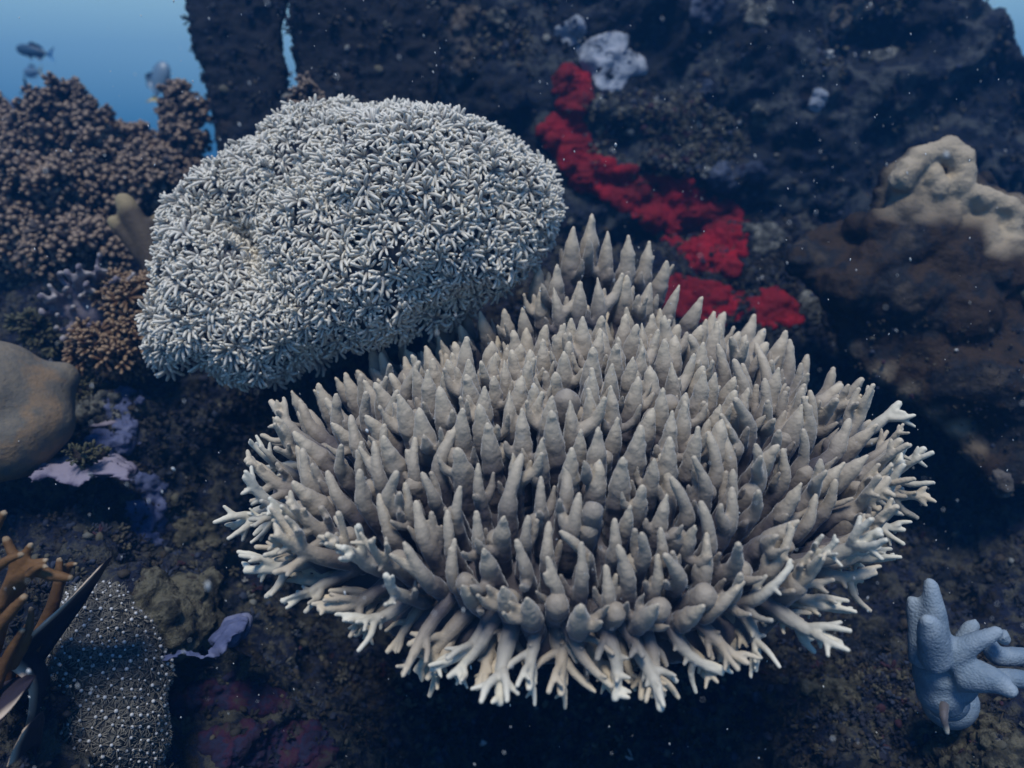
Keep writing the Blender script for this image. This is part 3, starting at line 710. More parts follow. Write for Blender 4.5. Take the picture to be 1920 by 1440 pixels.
def bushy(name, label, spheres, D, mat, core, knob=0.0048, spacing=0.0118, group=None, cat='coral', n=5, long=2.6, seed=0, rough=.65):
    """a colony of rounded heads bristling with small knobs"""
    var = [knob_variant2(seed * 31 + i, n + 2, knob * long * 1.3, knob * .72, 1.2) for i in range(6)]
    cs = [(at(s[0], s[1], (s[3] if len(s) > 3 else D)), s[2] / FPX * (s[3] if len(s) > 3 else D)) for s in spheres]
    mb = MB(); cm = MB()
    for c, r in cs: ball(cm, c, r * .9, 3)
    for a, b in zip(cs[:-1], cs[1:]): tube(cm, [a[0], (a[0] + b[0]) / 2, b[0]], [a[1] * .5] * 3, 10)
    low = min(cs, key=lambda q_: q_[0][2]); tube(cm, [low[0], low[0] + [0, .02, -low[1] * 1.0], low[0] + [0, .05, -low[1] * 2.0]], [low[1] * .6, low[1] * .5, low[1] * .5], 10)
    rm = min(r for c, r in cs); cmm = remesh(cm, max(.003, rm * .12), 2)
    ra = float(np.mean([r for c, r in cs])); _v0, _n0 = mdata(cmm); dsp = ra * rough * .8 * fbm(_v0 * (1.2 / ra), 3, seed) + ra * 1.0 * (.42 - cell(_v0 * (1.15 / ra), seed)); setco(cmm, _v0 + _n0 * dsp[:, None])
    v, nn = mdata(cmm); m_ = (nn[:, 1] < .8) & (dsp > -.16 * ra); idx = np.nonzero(m_)[0]; rng.shuffle(idx); g = {}
    for i in idx:
        p = v[i]; kk = tuple((p // spacing).astype(int)); ok = True
        for a in (-1, 0, 1):
            for b in (-1, 0, 1):
                for c in (-1, 0, 1):
                    for q_ in g.get((kk[0] + a, kk[1] + b, kk[2] + c), ()):
                        if ((q_ - p) ** 2).sum() < spacing ** 2: ok = False
        if not ok: continue
        g.setdefault(kk, []).append(p)
        d = nn[i] + rng.normal(0, .3, 3) + [0, 0, .3]; vv, q_, t_, a_ = random.choice(var); sc = random.uniform(.55, 1.45)
        mb.add((vv * sc) @ (frame(d) @ rotz(random.uniform(0, 6))).T + p, q_, t_, a_)
    t = thing(name, label, cat, low[0] - [0, 0, low[1]], group)
    part('coral_core', cmm, core, t); o = part('coral_knobs', mb.mesh(), mat, t); return t

# ------------------------------------------------------------------ brown bushy corals on the left
GB = 'brown bushy corals on the left reef'
for i, (lab, sph, D) in enumerate([
    ('tall rounded brown bushy coral with its crown against the blue water, left', [(60, 285, 48), (105, 240, 58), (130, 200, 44), (160, 225, 36), (190, 212, 17)], 1.30),
    ('brown bushy coral cut by the left edge of the picture beside the tall rounded one', [(-40, 340, 70), (0, 270, 44), (-10, 225, 26)], 1.33),
    ('low brown bushy coral in the dip between the two tall bushy ones', [(265, 330, 55), (235, 275, 36), (215, 250, 20), (275, 262, 24)], 1.38),
    ('narrow brown bushy coral standing up beside the dark rock slab', [(345, 330, 44), (345, 265, 36), (335, 205, 34), (330, 180, 24), (378, 215, 15), (388, 190, 12)], 1.34),
    ('wide shaded brown bushy coral on the left edge below the tall rounded one', [(20, 440, 70), (60, 370, 52), (110, 350, 40), (20, 350, 44)], 1.20),
    ('brown bushy coral just above the yellow tipped finger coral', [(205, 385, 40), (178, 300, 36), (190, 350, 30), (240, 345, 34), (290, 350, 34), (270, 310, 26)], 1.22),
    ('dark brown bushy coral left of the finger coral, low in the shade', [(150, 450, 48), (110, 470, 44), (190, 470, 34)], 1.14)]):
    bushy('bushy_coral', lab, sph, D, M['bushy'], M['bushycore'], group=GB, seed=i + 1)
bushy('bushy_coral', 'small brown bushy coral seen in the gap between the two rock slabs', [(578, 215, 24), (572, 180, 20), (566, 158, 12), (594, 205, 15)], 1.17, M['bushy'], M['bushycore'], group=GB, seed=20, knob=.004, spacing=.011)
for i, (lab, sph, D) in enumerate([
    ('orange brown tuft coral touching the left side of the white polyp dome', [(245, 560, 34), (275, 545, 22), (215, 540, 20), (200, 560, 16)], .98),
    ('lower orange brown tuft coral below the lilac ledge', [(180, 650, 30), (215, 665, 28), (160, 635, 18), (150, 662, 16)], .96),
    ('orange brown tuft coral between the upper and the lower one', [(250, 620, 27), (235, 600, 15), (270, 640, 20)], .97)]):
    bushy('tuft_coral', lab, sph, D, M['tuft'], M['bushycore'], knob=.0026, spacing=.0085, group='orange brown tuft corals', seed=30 + i, long=4, n=6)
bushy('algae_tuft', 'small olive green algae tuft left of the lilac tube sponge base', [(62, 612, 20), (85, 640, 16), (45, 600, 10)], 1.02, M['olive'], M['bushycore'], knob=.0024, spacing=.009, seed=40, cat='algae', long=4)
bushy('algae_tuft', 'olive green algae tuft on the rock under the orange tufts', [(165, 735, 18), (150, 760, 14), (185, 750, 12)], .97, M['olive'], M['bushycore'], knob=.0020, spacing=.008, seed=41, cat='algae', long=4)
bushy('algae_tuft', 'olive green algae tuft above the lowest long lilac ledge', [(150, 860, 14), (165, 850, 10), (140, 848, 9)], .82, M['olive'], M['bushycore'], knob=.0018, spacing=.007, seed=42, cat='algae', long=4)

# ------------------------------------------------------------------ finger coral, tube sponge, boulder coral
m = lobes([([(300, 520), (275, 450), (245, 400), (233, 378)], [26, 24, 21, 18]), ([(285, 500), (245, 450), (212, 415)], [18, 15, 12]), ([(262, 440), (285, 420), (305, 405)], [13, 12, 12]),
           ([(300, 505), (320, 560)], [30, 34])], 1.04, .004, .0012, 60, sm=4)
solo('finger_coral', m, M['finger'], 'finger coral with thick yellow tipped fingers left of the white dome', 'coral')
rt = random.Random(5); tubes = []
for tx, ty in [(112, 512), (146, 497), (184, 500), (76, 552), (80, 582), (106, 614), (140, 520), (200, 508), (248, 514), (160, 530), (104, 556), (110, 590), (186, 478), (170, 512), (88, 565), (128, 508), (122, 540), (155, 512), (215, 520), (96, 535), (134, 575), (118, 632), (172, 545), (230, 530), (150, 555)]:
    bx_, by_ = 165 + (tx - 165) * .45 + rt.uniform(-8, 8), 590 + (ty - 590) * .35 + rt.uniform(-6, 6); mx_, my_ = (bx_ + tx) / 2 + rt.uniform(-9, 9), (by_ + ty) / 2 + rt.uniform(-5, 9)
    tubes.append(([(bx_, by_), (mx_, my_), (tx, ty + 6), (tx + rt.uniform(-4, 4), ty)], [7, 5, 5, 5.5], [1.0, .985, .97 + rt.uniform(-.02, .02), .965]))
m = lobes(tubes, .98, .003, .0008, 80, balls=[(180, 590, 30, 1.0), (150, 585, 24, 1.0), (200, 560, 24, 1.01)], sm=2)
solo('tube_sponge', m, M['tubes'], 'pale lilac sponge of many thin crooked tubes beside the orange tufts', 'sponge')
m = lobes([], .80, .006, .006, 9, balls=[(-20, 740, 110, .85), (-40, 770, 118, .86), (40, 755, 88, .86), (90, 722, 48, .87), (118, 706, 34, .88), (20, 820, 76, .84), (-70, 690, 60, .86), (70, 790, 60, .85), (10, 700, 52, .87), (-60, 850, 70, .82)], sm=14, seed=3)
solo('boulder_coral', m, M['boulder'], 'smooth tan boulder coral filling the left edge of the picture', 'coral')

# ------------------------------------------------------------------ crusts and ledges on the rock
def ledge(poly, D, rise, vox=.0025, th=.004, mat='lilac', seed=0, amp=.003):
    """thin plate growing out of the rock: outer lip near, root in the rock"""
    mb = MB(); P = np.array(poly, float); st = 6.0
    X, Y = np.meshgrid(np.arange(P[:, 0].min(), P[:, 0].max() + st, st), np.arange(P[:, 1].min(), P[:, 1].max() + st, st)); X = X.ravel(); Y = Y.ravel(); k = inpoly(X, Y, P); dd = polydist(X, Y, P)
    y1 = P[:, 1].max(); y0 = P[:, 1].min(); n = vnoise(np.stack([X / 26., Y / 20., X * 0], 1), seed)
    for x, y, d_, nn in zip(X[k], Y[k], dd[k], n[k]):
        f = (y1 - y) / max(8.0, y1 - y0); Dd = D + rise * f + .009 * nn
        ball(mb, at(x, y, Dd), min(th, .0014 + d_ / FPX * D * .5) * (.8 + .4 * nn), 1, sc=(1.4, 1.4, .8))
        if f > .5: ball(mb, at(x, y, Dd + .02), .006, 1); ball(mb, at(x, y, Dd + .04), .009, 1)
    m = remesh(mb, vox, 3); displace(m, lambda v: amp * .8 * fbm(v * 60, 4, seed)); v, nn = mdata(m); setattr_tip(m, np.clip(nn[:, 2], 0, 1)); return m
GL = 'lilac algae ledges on the left rock'
for i, (poly, D, lab, mt) in enumerate([
    ([(42, 890), (75, 868), (150, 862), (205, 858), (248, 880), (240, 905), (205, 896), (175, 900), (150, 914), (110, 908), (90, 896), (62, 908)], .80, 'long pale lilac ledge jutting out below the boulder coral', 'lilac'),
    ([(118, 640), (150, 610), (168, 590), (198, 604), (196, 618), (160, 630), (135, 640)], .95, 'small lilac ledge between the tube sponge and the orange tufts', 'lilac'),
    ([(158, 800), (195, 768), (240, 775), (255, 798), (225, 796), (200, 800), (175, 806)], .94, 'short lilac ledge on the rock right of the boulder coral', 'lilac'),
    ([(250, 1236), (258, 1212), (292, 1216), (296, 1228), (345, 1214), (382, 1222), (405, 1198), (430, 1170), (455, 1158), (466, 1166), (456, 1182), (430, 1210), (412, 1236), (380, 1240), (345, 1234), (300, 1246), (275, 1254)], .70,
     'curved blue violet ledge curling up beside the beaded coral mound', 'violet')]):
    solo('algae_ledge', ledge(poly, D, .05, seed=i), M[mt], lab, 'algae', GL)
CR = [
 ('algae_crust', 'algae', [(255, 880), (290, 885), (312, 905), (305, 945), (318, 1000), (300, 1060), (280, 1068), (262, 1040), (250, 990), (235, 960), (250, 920)], .010, .003, .007, 'violet', 'long violet blue algae crust hanging down the left rock'),
 ('algae_crust', 'algae', [(150, 830), (190, 800), (262, 812), (260, 850), (210, 862), (165, 858)], .009, .003, .007, 'violet', 'violet algae crust on the rock just above the long lilac ledge'),
 ('algae_crust', 'algae', [(225, 1300), (330, 1285), (430, 1262), (540, 1290), (560, 1330), (470, 1345), (400, 1330), (310, 1345), (240, 1345)], .007, .003, .006, 'purple', 'dark purple algae crust below the blue violet ledge'),
 ('algae_crust', 'algae', [(360, 1380), (470, 1350), (600, 1350), (640, 1410), (600, 1450), (400, 1450)], .008, .003, .006, 'purple', 'dark purple algae crust along the bottom of the picture'),
 ('algae_crust', 'algae', [(175, 690), (215, 700), (262, 735), (268, 800), (230, 830), (205, 790), (190, 740)], .009, .003, .007, 'violet', 'violet blue algae crust below the orange tufts'),
 ('algae_crust', 'algae', [(140, 600), (180, 585), (205, 610), (195, 640), (150, 650)], .008, .003, .006, 'lilac', 'lilac crust at the foot of the tube sponge'),
 ('rock_crust', 'crust', [(250, 1080), (330, 1050), (410, 1080), (450, 1150), (400, 1215), (330, 1225), (270, 1215), (255, 1140)], .020, .004, .012, 'olivecrust', 'olive brown fuzzy crust on the rock above the curved violet ledge'),
 ('rock_crust', 'crust', [(330, 900), (400, 940), (420, 1010), (380, 1050), (330, 1030), (322, 960)], .007, .003, .008, 'olivecrust', 'olive brown fuzzy crust right of the long violet blue crust'),
 ('rock_crust', 'crust', [(1720, 1370), (1800, 1330), (1900, 1350), (1960, 1420), (1900, 1460), (1760, 1450)], .008, .003, .009, 'olivecrust', 'olive grey crumbly crust on the rock under the blue coral'),
 ('rock_crust', 'crust', [(1480, 1260), (1560, 1230), (1640, 1260), (1620, 1320), (1540, 1330)], .007, .003, .008, 'olivecrust', 'dim olive crust on the floor below the right rim of the table coral'),
 ('rock_crust', 'crust', [(135, 690), (175, 700), (230, 740), (230, 790), (180, 775), (140, 800), (120, 850), (100, 850), (125, 780)], .008, .003, .007, 'greycrust', 'pale grey crust down the rock beside the boulder coral'),
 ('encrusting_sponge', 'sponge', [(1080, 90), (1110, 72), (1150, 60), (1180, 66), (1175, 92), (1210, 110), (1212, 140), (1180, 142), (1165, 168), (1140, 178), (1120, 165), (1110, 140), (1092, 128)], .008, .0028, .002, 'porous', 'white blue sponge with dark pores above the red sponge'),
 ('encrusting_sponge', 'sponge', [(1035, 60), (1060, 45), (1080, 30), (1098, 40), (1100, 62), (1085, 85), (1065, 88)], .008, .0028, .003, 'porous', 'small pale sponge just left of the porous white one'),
 ('rock_crust', 'crust', [(805, -20), (880, -20), (895, 20), (875, 70), (895, 110), (865, 150), (835, 185), (795, 185), (780, 130), (800, 90), (795, 60)], .014, .004, .012, 'tan', 'pale tan crust on the rock edge behind the white dome'),
 ('rock_crust', 'crust', [(900, 20), (960, 28), (1010, 40), (1005, 58), (960, 50), (905, 38)], .012, .004, .009, 'greycrust', 'thin grey crust line at the top left of the white sponge'),
 ('encrusting_sponge', 'sponge', [(1292, 10), (1320, -10), (1355, -5), (1362, 30), (1345, 62), (1312, 68), (1294, 45)], .015, .004, .007, 'bluecrust', 'round blue sponge at the top edge, right of the white one'),
 ('rock_crust', 'crust', [(1400, 0), (1440, -10), (1458, 10), (1440, 40), (1425, 54), (1398, 48)], .012, .004, .009, 'greycrust', 'grey crust at the top edge beside the round blue sponge'),
 ('rock_crust', 'crust', [(1550, 20), (1580, -10), (1625, -10), (1630, 15), (1605, 50), (1575, 60), (1552, 48)], .014, .004, .009, 'tan', 'pale shaggy crust at the top edge, left of the small pale ledge'),
 ('rock_crust', 'crust', [(1612, 98), (1650, 96), (1690, 84), (1675, 108), (1640, 118), (1618, 108)], .009, .003, .004, 'greycrust', 'small smooth pale ledge high on the dark wall'),
 ('rock_crust', 'crust', [(1515, 190), (1530, 168), (1548, 172), (1545, 196), (1530, 214)], .009, .003, .006, 'white', 'small whitish crust alone in the middle of the dark wall'),
 ('rock_crust', 'crust', [(1410, 205), (1440, 192), (1475, 192), (1470, 210), (1450, 222), (1430, 246), (1412, 240)], .009, .003, .007, 'greycrust', 'ragged grey crust left of the small whitish one'),
 ('rock_crust', 'crust', [(1290, 160), (1310, 150), (1340, 148), (1342, 175), (1320, 190), (1300, 190)], .009, .003, .007, 'bluecrust', 'small bluish crust on the wall right of the white sponge'),
 ('rock_crust', 'crust', [(1310, 320), (1350, 310), (1420, 305), (1460, 325), (1430, 345), (1400, 350), (1390, 366), (1350, 360), (1325, 345)], .013, .004, .007, 'bluecrust', 'wide blue grey crust just above the right end of the red sponge'),
 ('rock_crust', 'crust', [(1390, 430), (1430, 400), (1480, 415), (1470, 460), (1440, 480), (1400, 475)], .013, .0035, .011, 'greycrust', 'lumpy grey crust between the red sponge and the brown plate'),
 ('rock_crust', 'crust', [(1110, 190), (1140, 185), (1180, 200), (1190, 215), (1150, 225), (1115, 225)], .009, .003, .008, 'greycrust', 'crumbly grey crust right under the porous white sponge'),
 ('rock_crust', 'crust', [(1450, 520), (1500, 540), (1540, 520), (1560, 540), (1540, 600), (1560, 640), (1530, 640), (1500, 570)], .010, .0035, .008, 'greycrust', 'grey crust along the left rim of the brown plate'),
]
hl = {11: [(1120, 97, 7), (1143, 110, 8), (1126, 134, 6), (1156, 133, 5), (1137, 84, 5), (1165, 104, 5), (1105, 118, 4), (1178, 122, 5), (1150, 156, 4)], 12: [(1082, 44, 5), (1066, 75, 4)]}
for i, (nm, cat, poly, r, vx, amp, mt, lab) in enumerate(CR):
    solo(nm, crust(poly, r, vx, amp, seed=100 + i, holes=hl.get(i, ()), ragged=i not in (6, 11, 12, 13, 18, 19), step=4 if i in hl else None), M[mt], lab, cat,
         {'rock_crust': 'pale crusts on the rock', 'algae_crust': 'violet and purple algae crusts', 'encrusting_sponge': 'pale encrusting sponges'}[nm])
GR = 'deep red sponges on the dark wall'
for i, (poly, r, lab) in enumerate([
    ([(1038, 135), (1072, 118), (1100, 140), (1112, 185), (1098, 205), (1090, 230), (1110, 262), (1128, 300), (1200, 322), (1250, 330), (1290, 340), (1340, 370), (1390, 392), (1404, 425), (1400, 480), (1380, 520), (1310, 515), (1270, 470),
      (1215, 430), (1170, 395), (1120, 370), (1080, 352), (1040, 300), (1000, 240), (1040, 222), (1062, 215), (1036, 180)], 0.015, 'long deep red sponge running down the dark wall behind the white dome'),
    ([(1225, 545), (1258, 512), (1330, 530), (1395, 545), (1398, 600), (1330, 610), (1240, 590)], .015, 'lower red sponge patch behind the top of the table coral'),
    ([(1404, 565), (1440, 538), (1470, 552), (1505, 585), (1512, 606), (1440, 614), (1405, 602)], .014, 'small bright red sponge patch at the right end of the red band')]):
    solo('red_sponge', crust(poly, r * 1.15, .0036, .007, seed=200 + i, ragged=False), M['red'], lab, 'sponge', GR)

# ------------------------------------------------------------------ brown plate fire coral on the right
PP = [(1480, 492), (1530, 445), (1590, 428), (1640, 415), (1662, 370), (1675, 325), (1715, 300), (1760, 290), (1800, 295), (1825, 350), (1890, 380), (1950, 400), (2050, 430), (2050, 780), (1980, 880), (1915, 900), (1860, 885),
      (1790, 800), (1720, 745), (1660, 705), (1600, 655), (1570, 585), (1535, 525)]
mb = MB(); X, Y = np.meshgrid(np.arange(1480, 2050, 14.), np.arange(300, 940, 14.)); X = X.ravel(); Y = Y.ravel(); k = inpoly(X, Y, PP); dd = polydist(X, Y, PP)
wv = vnoise(np.stack([X / 120., Y / 90., X * 0], 1), 77)
for x, y, d_, w_ in zip(X[k], Y[k], dd[k], wv[k]):
    D = 1.0 - .00010 * (y - 340) + .03 * w_ + .04 * max(0, 1 - d_ / 110.) * (1 if y > 430 else .1); ball(mb, at(x, y, D + .02), .018, 2)
crest = [(1690, 338, 20), (1704, 318, 21), (1722, 298, 20), (1738, 290, 16), (1758, 284, 18), (1778, 282, 22), (1800, 298, 22), (1804, 325, 20), (1798, 348, 20), (1748, 330, 16), (1760, 352, 18), (1822, 366, 17), (1845, 372, 19), (1868, 380, 17), (1890, 390, 20), (1906, 404, 17), (1898, 424, 14), (1935, 410, 18)]
for x, y, r in crest: ball(mb, at(x, y, .985), (r + 4) / FPX, 2)
for x, y, r in [(1702, 352, 34), (1745, 372, 40), (1792, 378, 38), (1845, 412, 36), (1895, 432, 34), (1760, 420, 46), (1830, 455, 46), (1700, 400, 40), (1650, 430, 36), (1690, 470, 56), (1770, 500, 66), (1850, 510, 66), (1640, 500, 50), (1590, 540, 50), (1920, 520, 66), (1730, 450, 60), (1800, 460, 56), (1880, 470, 50), (1700, 560, 70), (1790, 590, 80)]: ball(mb, at(x, y, 1.005), r / FPX, 2)
m = remesh(mb, .004, 4); displace(m, lambda v: .006 * fbm(v * 16, 3, 5) + .0035 * fbm(v * 55, 3, 6, ridge=True))
v, n = mdata(m); a = np.zeros(len(v))
for x, y, r in crest: a = np.maximum(a, 1.2 - np.linalg.norm(v - at(x, y - 8, .975), axis=1) / .058)
low = [at(*p, 1.0) for p in [(1600, 655), (1650, 700), (1700, 735), (1750, 770), (1790, 800), (1830, 845), (1870, 890)]]
for e in low: a = np.maximum(a, .72 - np.linalg.norm(v - e, axis=1) / .05)
setattr_tip(m, np.clip(a + .25 * fbm(v * 30, 2, 8) * (a > .05), 0, 1))
plate = solo('plate_coral', m, M['plate'], 'dark brown plate coral with a pale lumpy crest on the right', 'coral')
m = lobes([([(1850, 345), (1848, 330)], [16, 13])], 1.12, .004, .002, 50, balls=[(1850, 350, 18, 1.14)], sm=4)
solo('small_coral', m, M['bushycore'], 'small brown coral lump just behind the pale crest', 'coral')
m = crust([(1860, 880), (1885, 890), (1895, 920), (1880, 940), (1865, 915)], .010, .003, .006, off=.25, seed=301)
solo('rock_crust', m, M['tan'], 'pale crust hanging off the lower rim of the brown plate', 'crust', 'pale crusts on the rock')
m = lobes([([(1945, 575), (1925, 550), (1915, 545)], [24, 18, 10])], .98, .004, .003, 40)
solo('small_coral', m, M['finger'], 'small pale coral tip at the right edge of the picture', 'coral')

# ------------------------------------------------------------------ blue branching coral
m = lobes([([(1748, 1240), (1752, 1160), (1745, 1096)], [32, 24, 14], [.60, .59, .59]), ([(1735, 1240), (1722, 1170), (1710, 1128)], [30, 19, 13], [.60, .60, .60]), ([(1755, 1240), (1745, 1180), (1738, 1165)], [32, 24, 15], [.58, .565, .56]),
           ([(1765, 1210), (1770, 1160)], [18, 10]), ([(1775, 1240), (1825, 1205), (1868, 1186)], [26, 20, 13], [.60, .59, .585]), ([(1800, 1215), (1818, 1180), (1826, 1172)], [18, 15, 13], [.61, .61, .61]),
           ([(1850, 1200), (1870, 1230), (1910, 1230), (1960, 1235)], [16, 20, 18, 15], [.62, .62, .62, .62]), ([(1800, 1260), (1860, 1275), (1895, 1295)], [36, 26, 15], [.60, .585, .575]), ([(1860, 1275), (1905, 1272), (1960, 1280)], [22, 18, 16], [.60, .60, .60]),
           ([(1875, 1190), (1885, 1200)], [16, 12])], .60, .0028, .0010, 60,
          balls=[(1762, 1262, 48, .62), (1790, 1278, 42, .62), (1762, 1296, 42, .62), (1775, 1315, 30, .62), (1800, 1255, 36, .61), (1775, 1310, 40, .68), (1780, 1315, 50, .76)], sm=6, cellfs=200)
solo('branching_coral', m, M['blue'], 'powder blue branching coral with thick blunt branches, lower right', 'coral')
m = lobes([([(1770, 1320), (1770, 1345), (1776, 1374)], [9, 8, 5], [.59, .58, .58])], .58, .0018, .0005, 90, sm=1)
solo('sponge_finger', m, M['acro_pale'], 'small pale yellow finger hanging under the blue coral', 'sponge')

# ------------------------------------------------------------------ orange fire coral, blade, beaded mound on the lower left
f = .57
m = lobes([([(-30, 1260), (10, 1130), (28, 1060), (12, 1012)], [20, 15, 11, 9], [.60, .58, .57, .57]), ([(0, 1140), (30, 1070), (58, 1022)], [14, 11, 8]), ([(-20, 1075), (15, 1050), (40, 1040)], [12, 10, 8], [.55, .55, .55]),
           ([(20, 1120), (60, 1072), (100, 1080), (132, 1084)], [16, 12, 11, 8], [.58, .57, .57, .57]), ([(40, 1090), (62, 1058), (86, 1050)], [10, 9, 7]), ([(50, 1080), (70, 1064), (86, 1062)], [10, 8, 7], [.56, .56, .56]),
           ([(-20, 1010), (-2, 975), (8, 962)], [12, 10, 8]), ([(-10, 1320), (45, 1240), (85, 1170), (108, 1105), (112, 1050)], [22, 17, 14, 11, 7], [.64, .64, .64, .64, .64]), ([(0, 1340), (20, 1250), (55, 1170)], [18, 13, 8], [.62, .61, .61]),
           ([(110, 1100), (130, 1060), (142, 1058)], [10, 7, 6], [.65, .65, .65]), ([(-20, 1200), (10, 1160), (45, 1120)], [14, 12, 9], [.56, .56, .56]), ([(-10, 1290), (10, 1240), (42, 1182)], [14, 10, 7], [.59, .59, .59]), ([(20, 1250), (50, 1200), (58, 1142)], [12, 9, 6], [.60, .60, .60])],
          f, .0024, .0008, 60, sm=3)
solo('fire_coral', m, M['fire'], 'orange fire coral with white tipped branches on the left edge', 'coral')
def blade(E, I, De, Di, th, n=40):
    mb = MB(); e = curve([at(x, y, De) for x, y in E], n); i_ = curve([at(x, y, Di) for x, y in I], n); K_ = 10; vs = []; av = []
    for side in (0, 1):
        for j in range(K_ + 1):
            f = j / K_; c = e * (1 - f) + i_ * f + np.array([0, .02 * math.sin(f * math.pi), 0])
            vs.append(c + np.array([0, th * side * (0.6 + .4 * math.sin(f * 3.14)), th * .3 * side])); av.append(np.full(n, 1 - f))
    V = np.concatenate(vs); A = np.concatenate(av); q = []
    R_ = K_ + 1
    for s_ in (0, 1):
        for j in range(K_):
            for k in range(n - 1):
                a = (s_ * R_ + j) * n + k; c = [a, a + 1, a + n + 1, a + n]; q.append(c if s_ else c[::-1])
    for j, fl in ((0, 1), (K_, 0)):
        for k in range(n - 1):
            a = j * n + k; b = (R_ + j) * n + k; c = [a, a + 1, b + 1, b]; q.append(c if fl else c[::-1])
    for k, fl in ((0, 0), (n - 1, 1)):
        for j in range(K_):
            a = j * n + k; b = (R_ + j) * n + k; c = [a, a + n, b + n, b]; q.append(c if fl else c[::-1])
    m = tomesh('blade', V, q, np.zeros((0, 3), int), A)
    displace(m, lambda v: .0015 * fbm(v * 40, 3, 4)); return m
m = blade([(184, 1068), (150, 1104), (105, 1150), (60, 1190), (28, 1224), (16, 1248), (42, 1272), (54, 1300), (52, 1340), (44, 1372)], [(187, 1074), (166, 1120), (128, 1175), (96, 1222), (74, 1255), (66, 1276), (68, 1300), (72, 1335), (66, 1370), (54, 1400)], .60, .64, .004)
solo('coral_blade', m, M['blade'], 'dark wavy blade with a thin pale rim beside the beaded mound', 'coral', 'dark coral blades with pale rims')
m = blade([(-30, 1372), (0, 1350), (16, 1335), (27, 1322)], [(-30, 1300), (0, 1290), (20, 1292), (34, 1300)], .55, .60, .005)
solo('coral_blade', m, M['blade'], 'short blade with a pale rim at the left edge near the bottom', 'coral', 'dark coral blades with pale rims')
m = blade([(12, 1440), (22, 1410), (36, 1385), (40, 1376)], [(60, 1440), (60, 1425), (60, 1400), (54, 1380)], .55, .60, .005)
solo('coral_blade', m, M['blade'], 'lowest small blade with a pale rim in the bottom left corner', 'coral', 'dark coral blades with pale rims')
DPOL = [(128, 1112), (150, 1100), (178, 1106), (205, 1094), (232, 1098), (230, 1128), (262, 1150), (268, 1190), (290, 1225), (310, 1262), (290, 1320), (310, 1390), (280, 1470), (90, 1470), (66, 1390), (74, 1310), (82, 1240), (112, 1180)]
mb = MB(); X, Y = np.meshgrid(np.arange(66, 310, 12.), np.arange(1096, 1470, 12.)); X = X.ravel(); Y = Y.ravel(); k = inpoly(X, Y, DPOL); dd = polydist(X, Y, DPOL)
for x, y, d_ in zip(X[k], Y[k], dd[k]):
    D = .70 - .00012 * (y - 1100) + .010 * vnoise(np.array([[x / 40., y / 40., 0]]), 6)[0]; r = min(d_ / FPX * D + .004, .035); ball(mb, at(x, y, D + .035 - .02 * min(1, d_ / 70)), r, 2)
dm = remesh(mb, .004, 5); displace(dm, lambda v: .009 * fbm(v * 26, 3, 9)); dv, dn = mdata(dm)
dth = thing('bead_coral', 'mound coral studded with shiny white beads, lower left', 'coral', at(180, 1320, .72))
bm = MB(); fm = MB(); g = {}; idx = np.arange(len(dv)); rng.shuffle(idx); sp_ = .0064
for i in idx:
    p = dv[i]
    if dn[i][1] > .5: continue
    kk = tuple((p // sp_).astype(int)); ok = True
    for a in (-1, 0, 1):
        for b in (-1, 0, 1):
            for c in (-1, 0, 1):
                for q_ in g.get((kk[0] + a, kk[1] + b, kk[2] + c), ()):
                    if ((q_ - p) ** 2).sum() < sp_ ** 2: ok = False
    if not ok: continue
    g.setdefault(kk, []).append(p); n = dn[i] / np.linalg.norm(dn[i]); F = frame(n)
    ball(bm, p + n * .0030, random.uniform(.0010, .0019), 2)
    for h in range(13):
        a = h / 13 * 6.28 + random.random(); d = F @ np.array([math.cos(a), math.sin(a), .55])
        tube(fm, [p + d * .001, p + d * .0035, p + d * random.uniform(.0052, .0085)], [.0006, .0005, .00025], 4)
part('coral_mound', dm, M['dotbase'], dth); o = part('beads', bm.mesh(), M['dots'], dth); o['kind'] = 'stuff'
o = part('fringes', fm.mesh(), M['fringe'], dth); o['kind'] = 'stuff'

# ------------------------------------------------------------------ turf and rubble on the rock
tm = bpy.data.materials.new('turf'); tm.use_nodes = True; t = tm.node_tree; b_ = t.nodes['Principled BSDF']; b_.inputs['Roughness'].default_value = .85
at_n = t.nodes.new('ShaderNodeAttribute'); at_n.attribute_name = 'tip'; rr_ = t.nodes.new('ShaderNodeValToRGB'); rr_.color_ramp.interpolation = 'CONSTANT'
pal = [(0, (.003, .006, .013)), (.25, (.018, .018, .017)), (.42, (.010, .013, .028)), (.54, (.032, .026, .018)), (.66, (.022, .032, .06)), (.76, (.075, .070, .048)), (.86, (.03, .008, .018)), (.89, (.10, .10, .085)), (.96, (.16, .17, .16)), (.988, (.40, .41, .40))]
e = rr_.color_ramp.elements; e[0].color = (*pal[0][1], 1); e[1].position = pal[1][0]; e[1].color = (*pal[1][1], 1)
for p, c in pal[2:]: x = e.new(p); x.color = (*c, 1)
t.links.new(at_n.outputs['Fac'], rr_.inputs[0]); t.links.new(rr_.outputs[0], b_.inputs['Base Color'])
def turf_variants():
    o = []
    for s in range(8):
        v, f_ = ico(2); v = v * (1 + .38 * fbm(v * 1.7 + s * 5, 2, s)[:, None]) * [1, .8, .6]; o.append((v, None, f_))
    for s in range(6):
        d = knob_variant2(300 + s, 6, 1.6, .26, 1.3); o.append((d[0], d[1], d[2]))
    for s in range(4):
        d = knob_variant2(320 + s, 4, 1.9, .17, 1.0); o.append((d[0], d[1], d[2]))
    return o
TVAR = turf_variants()
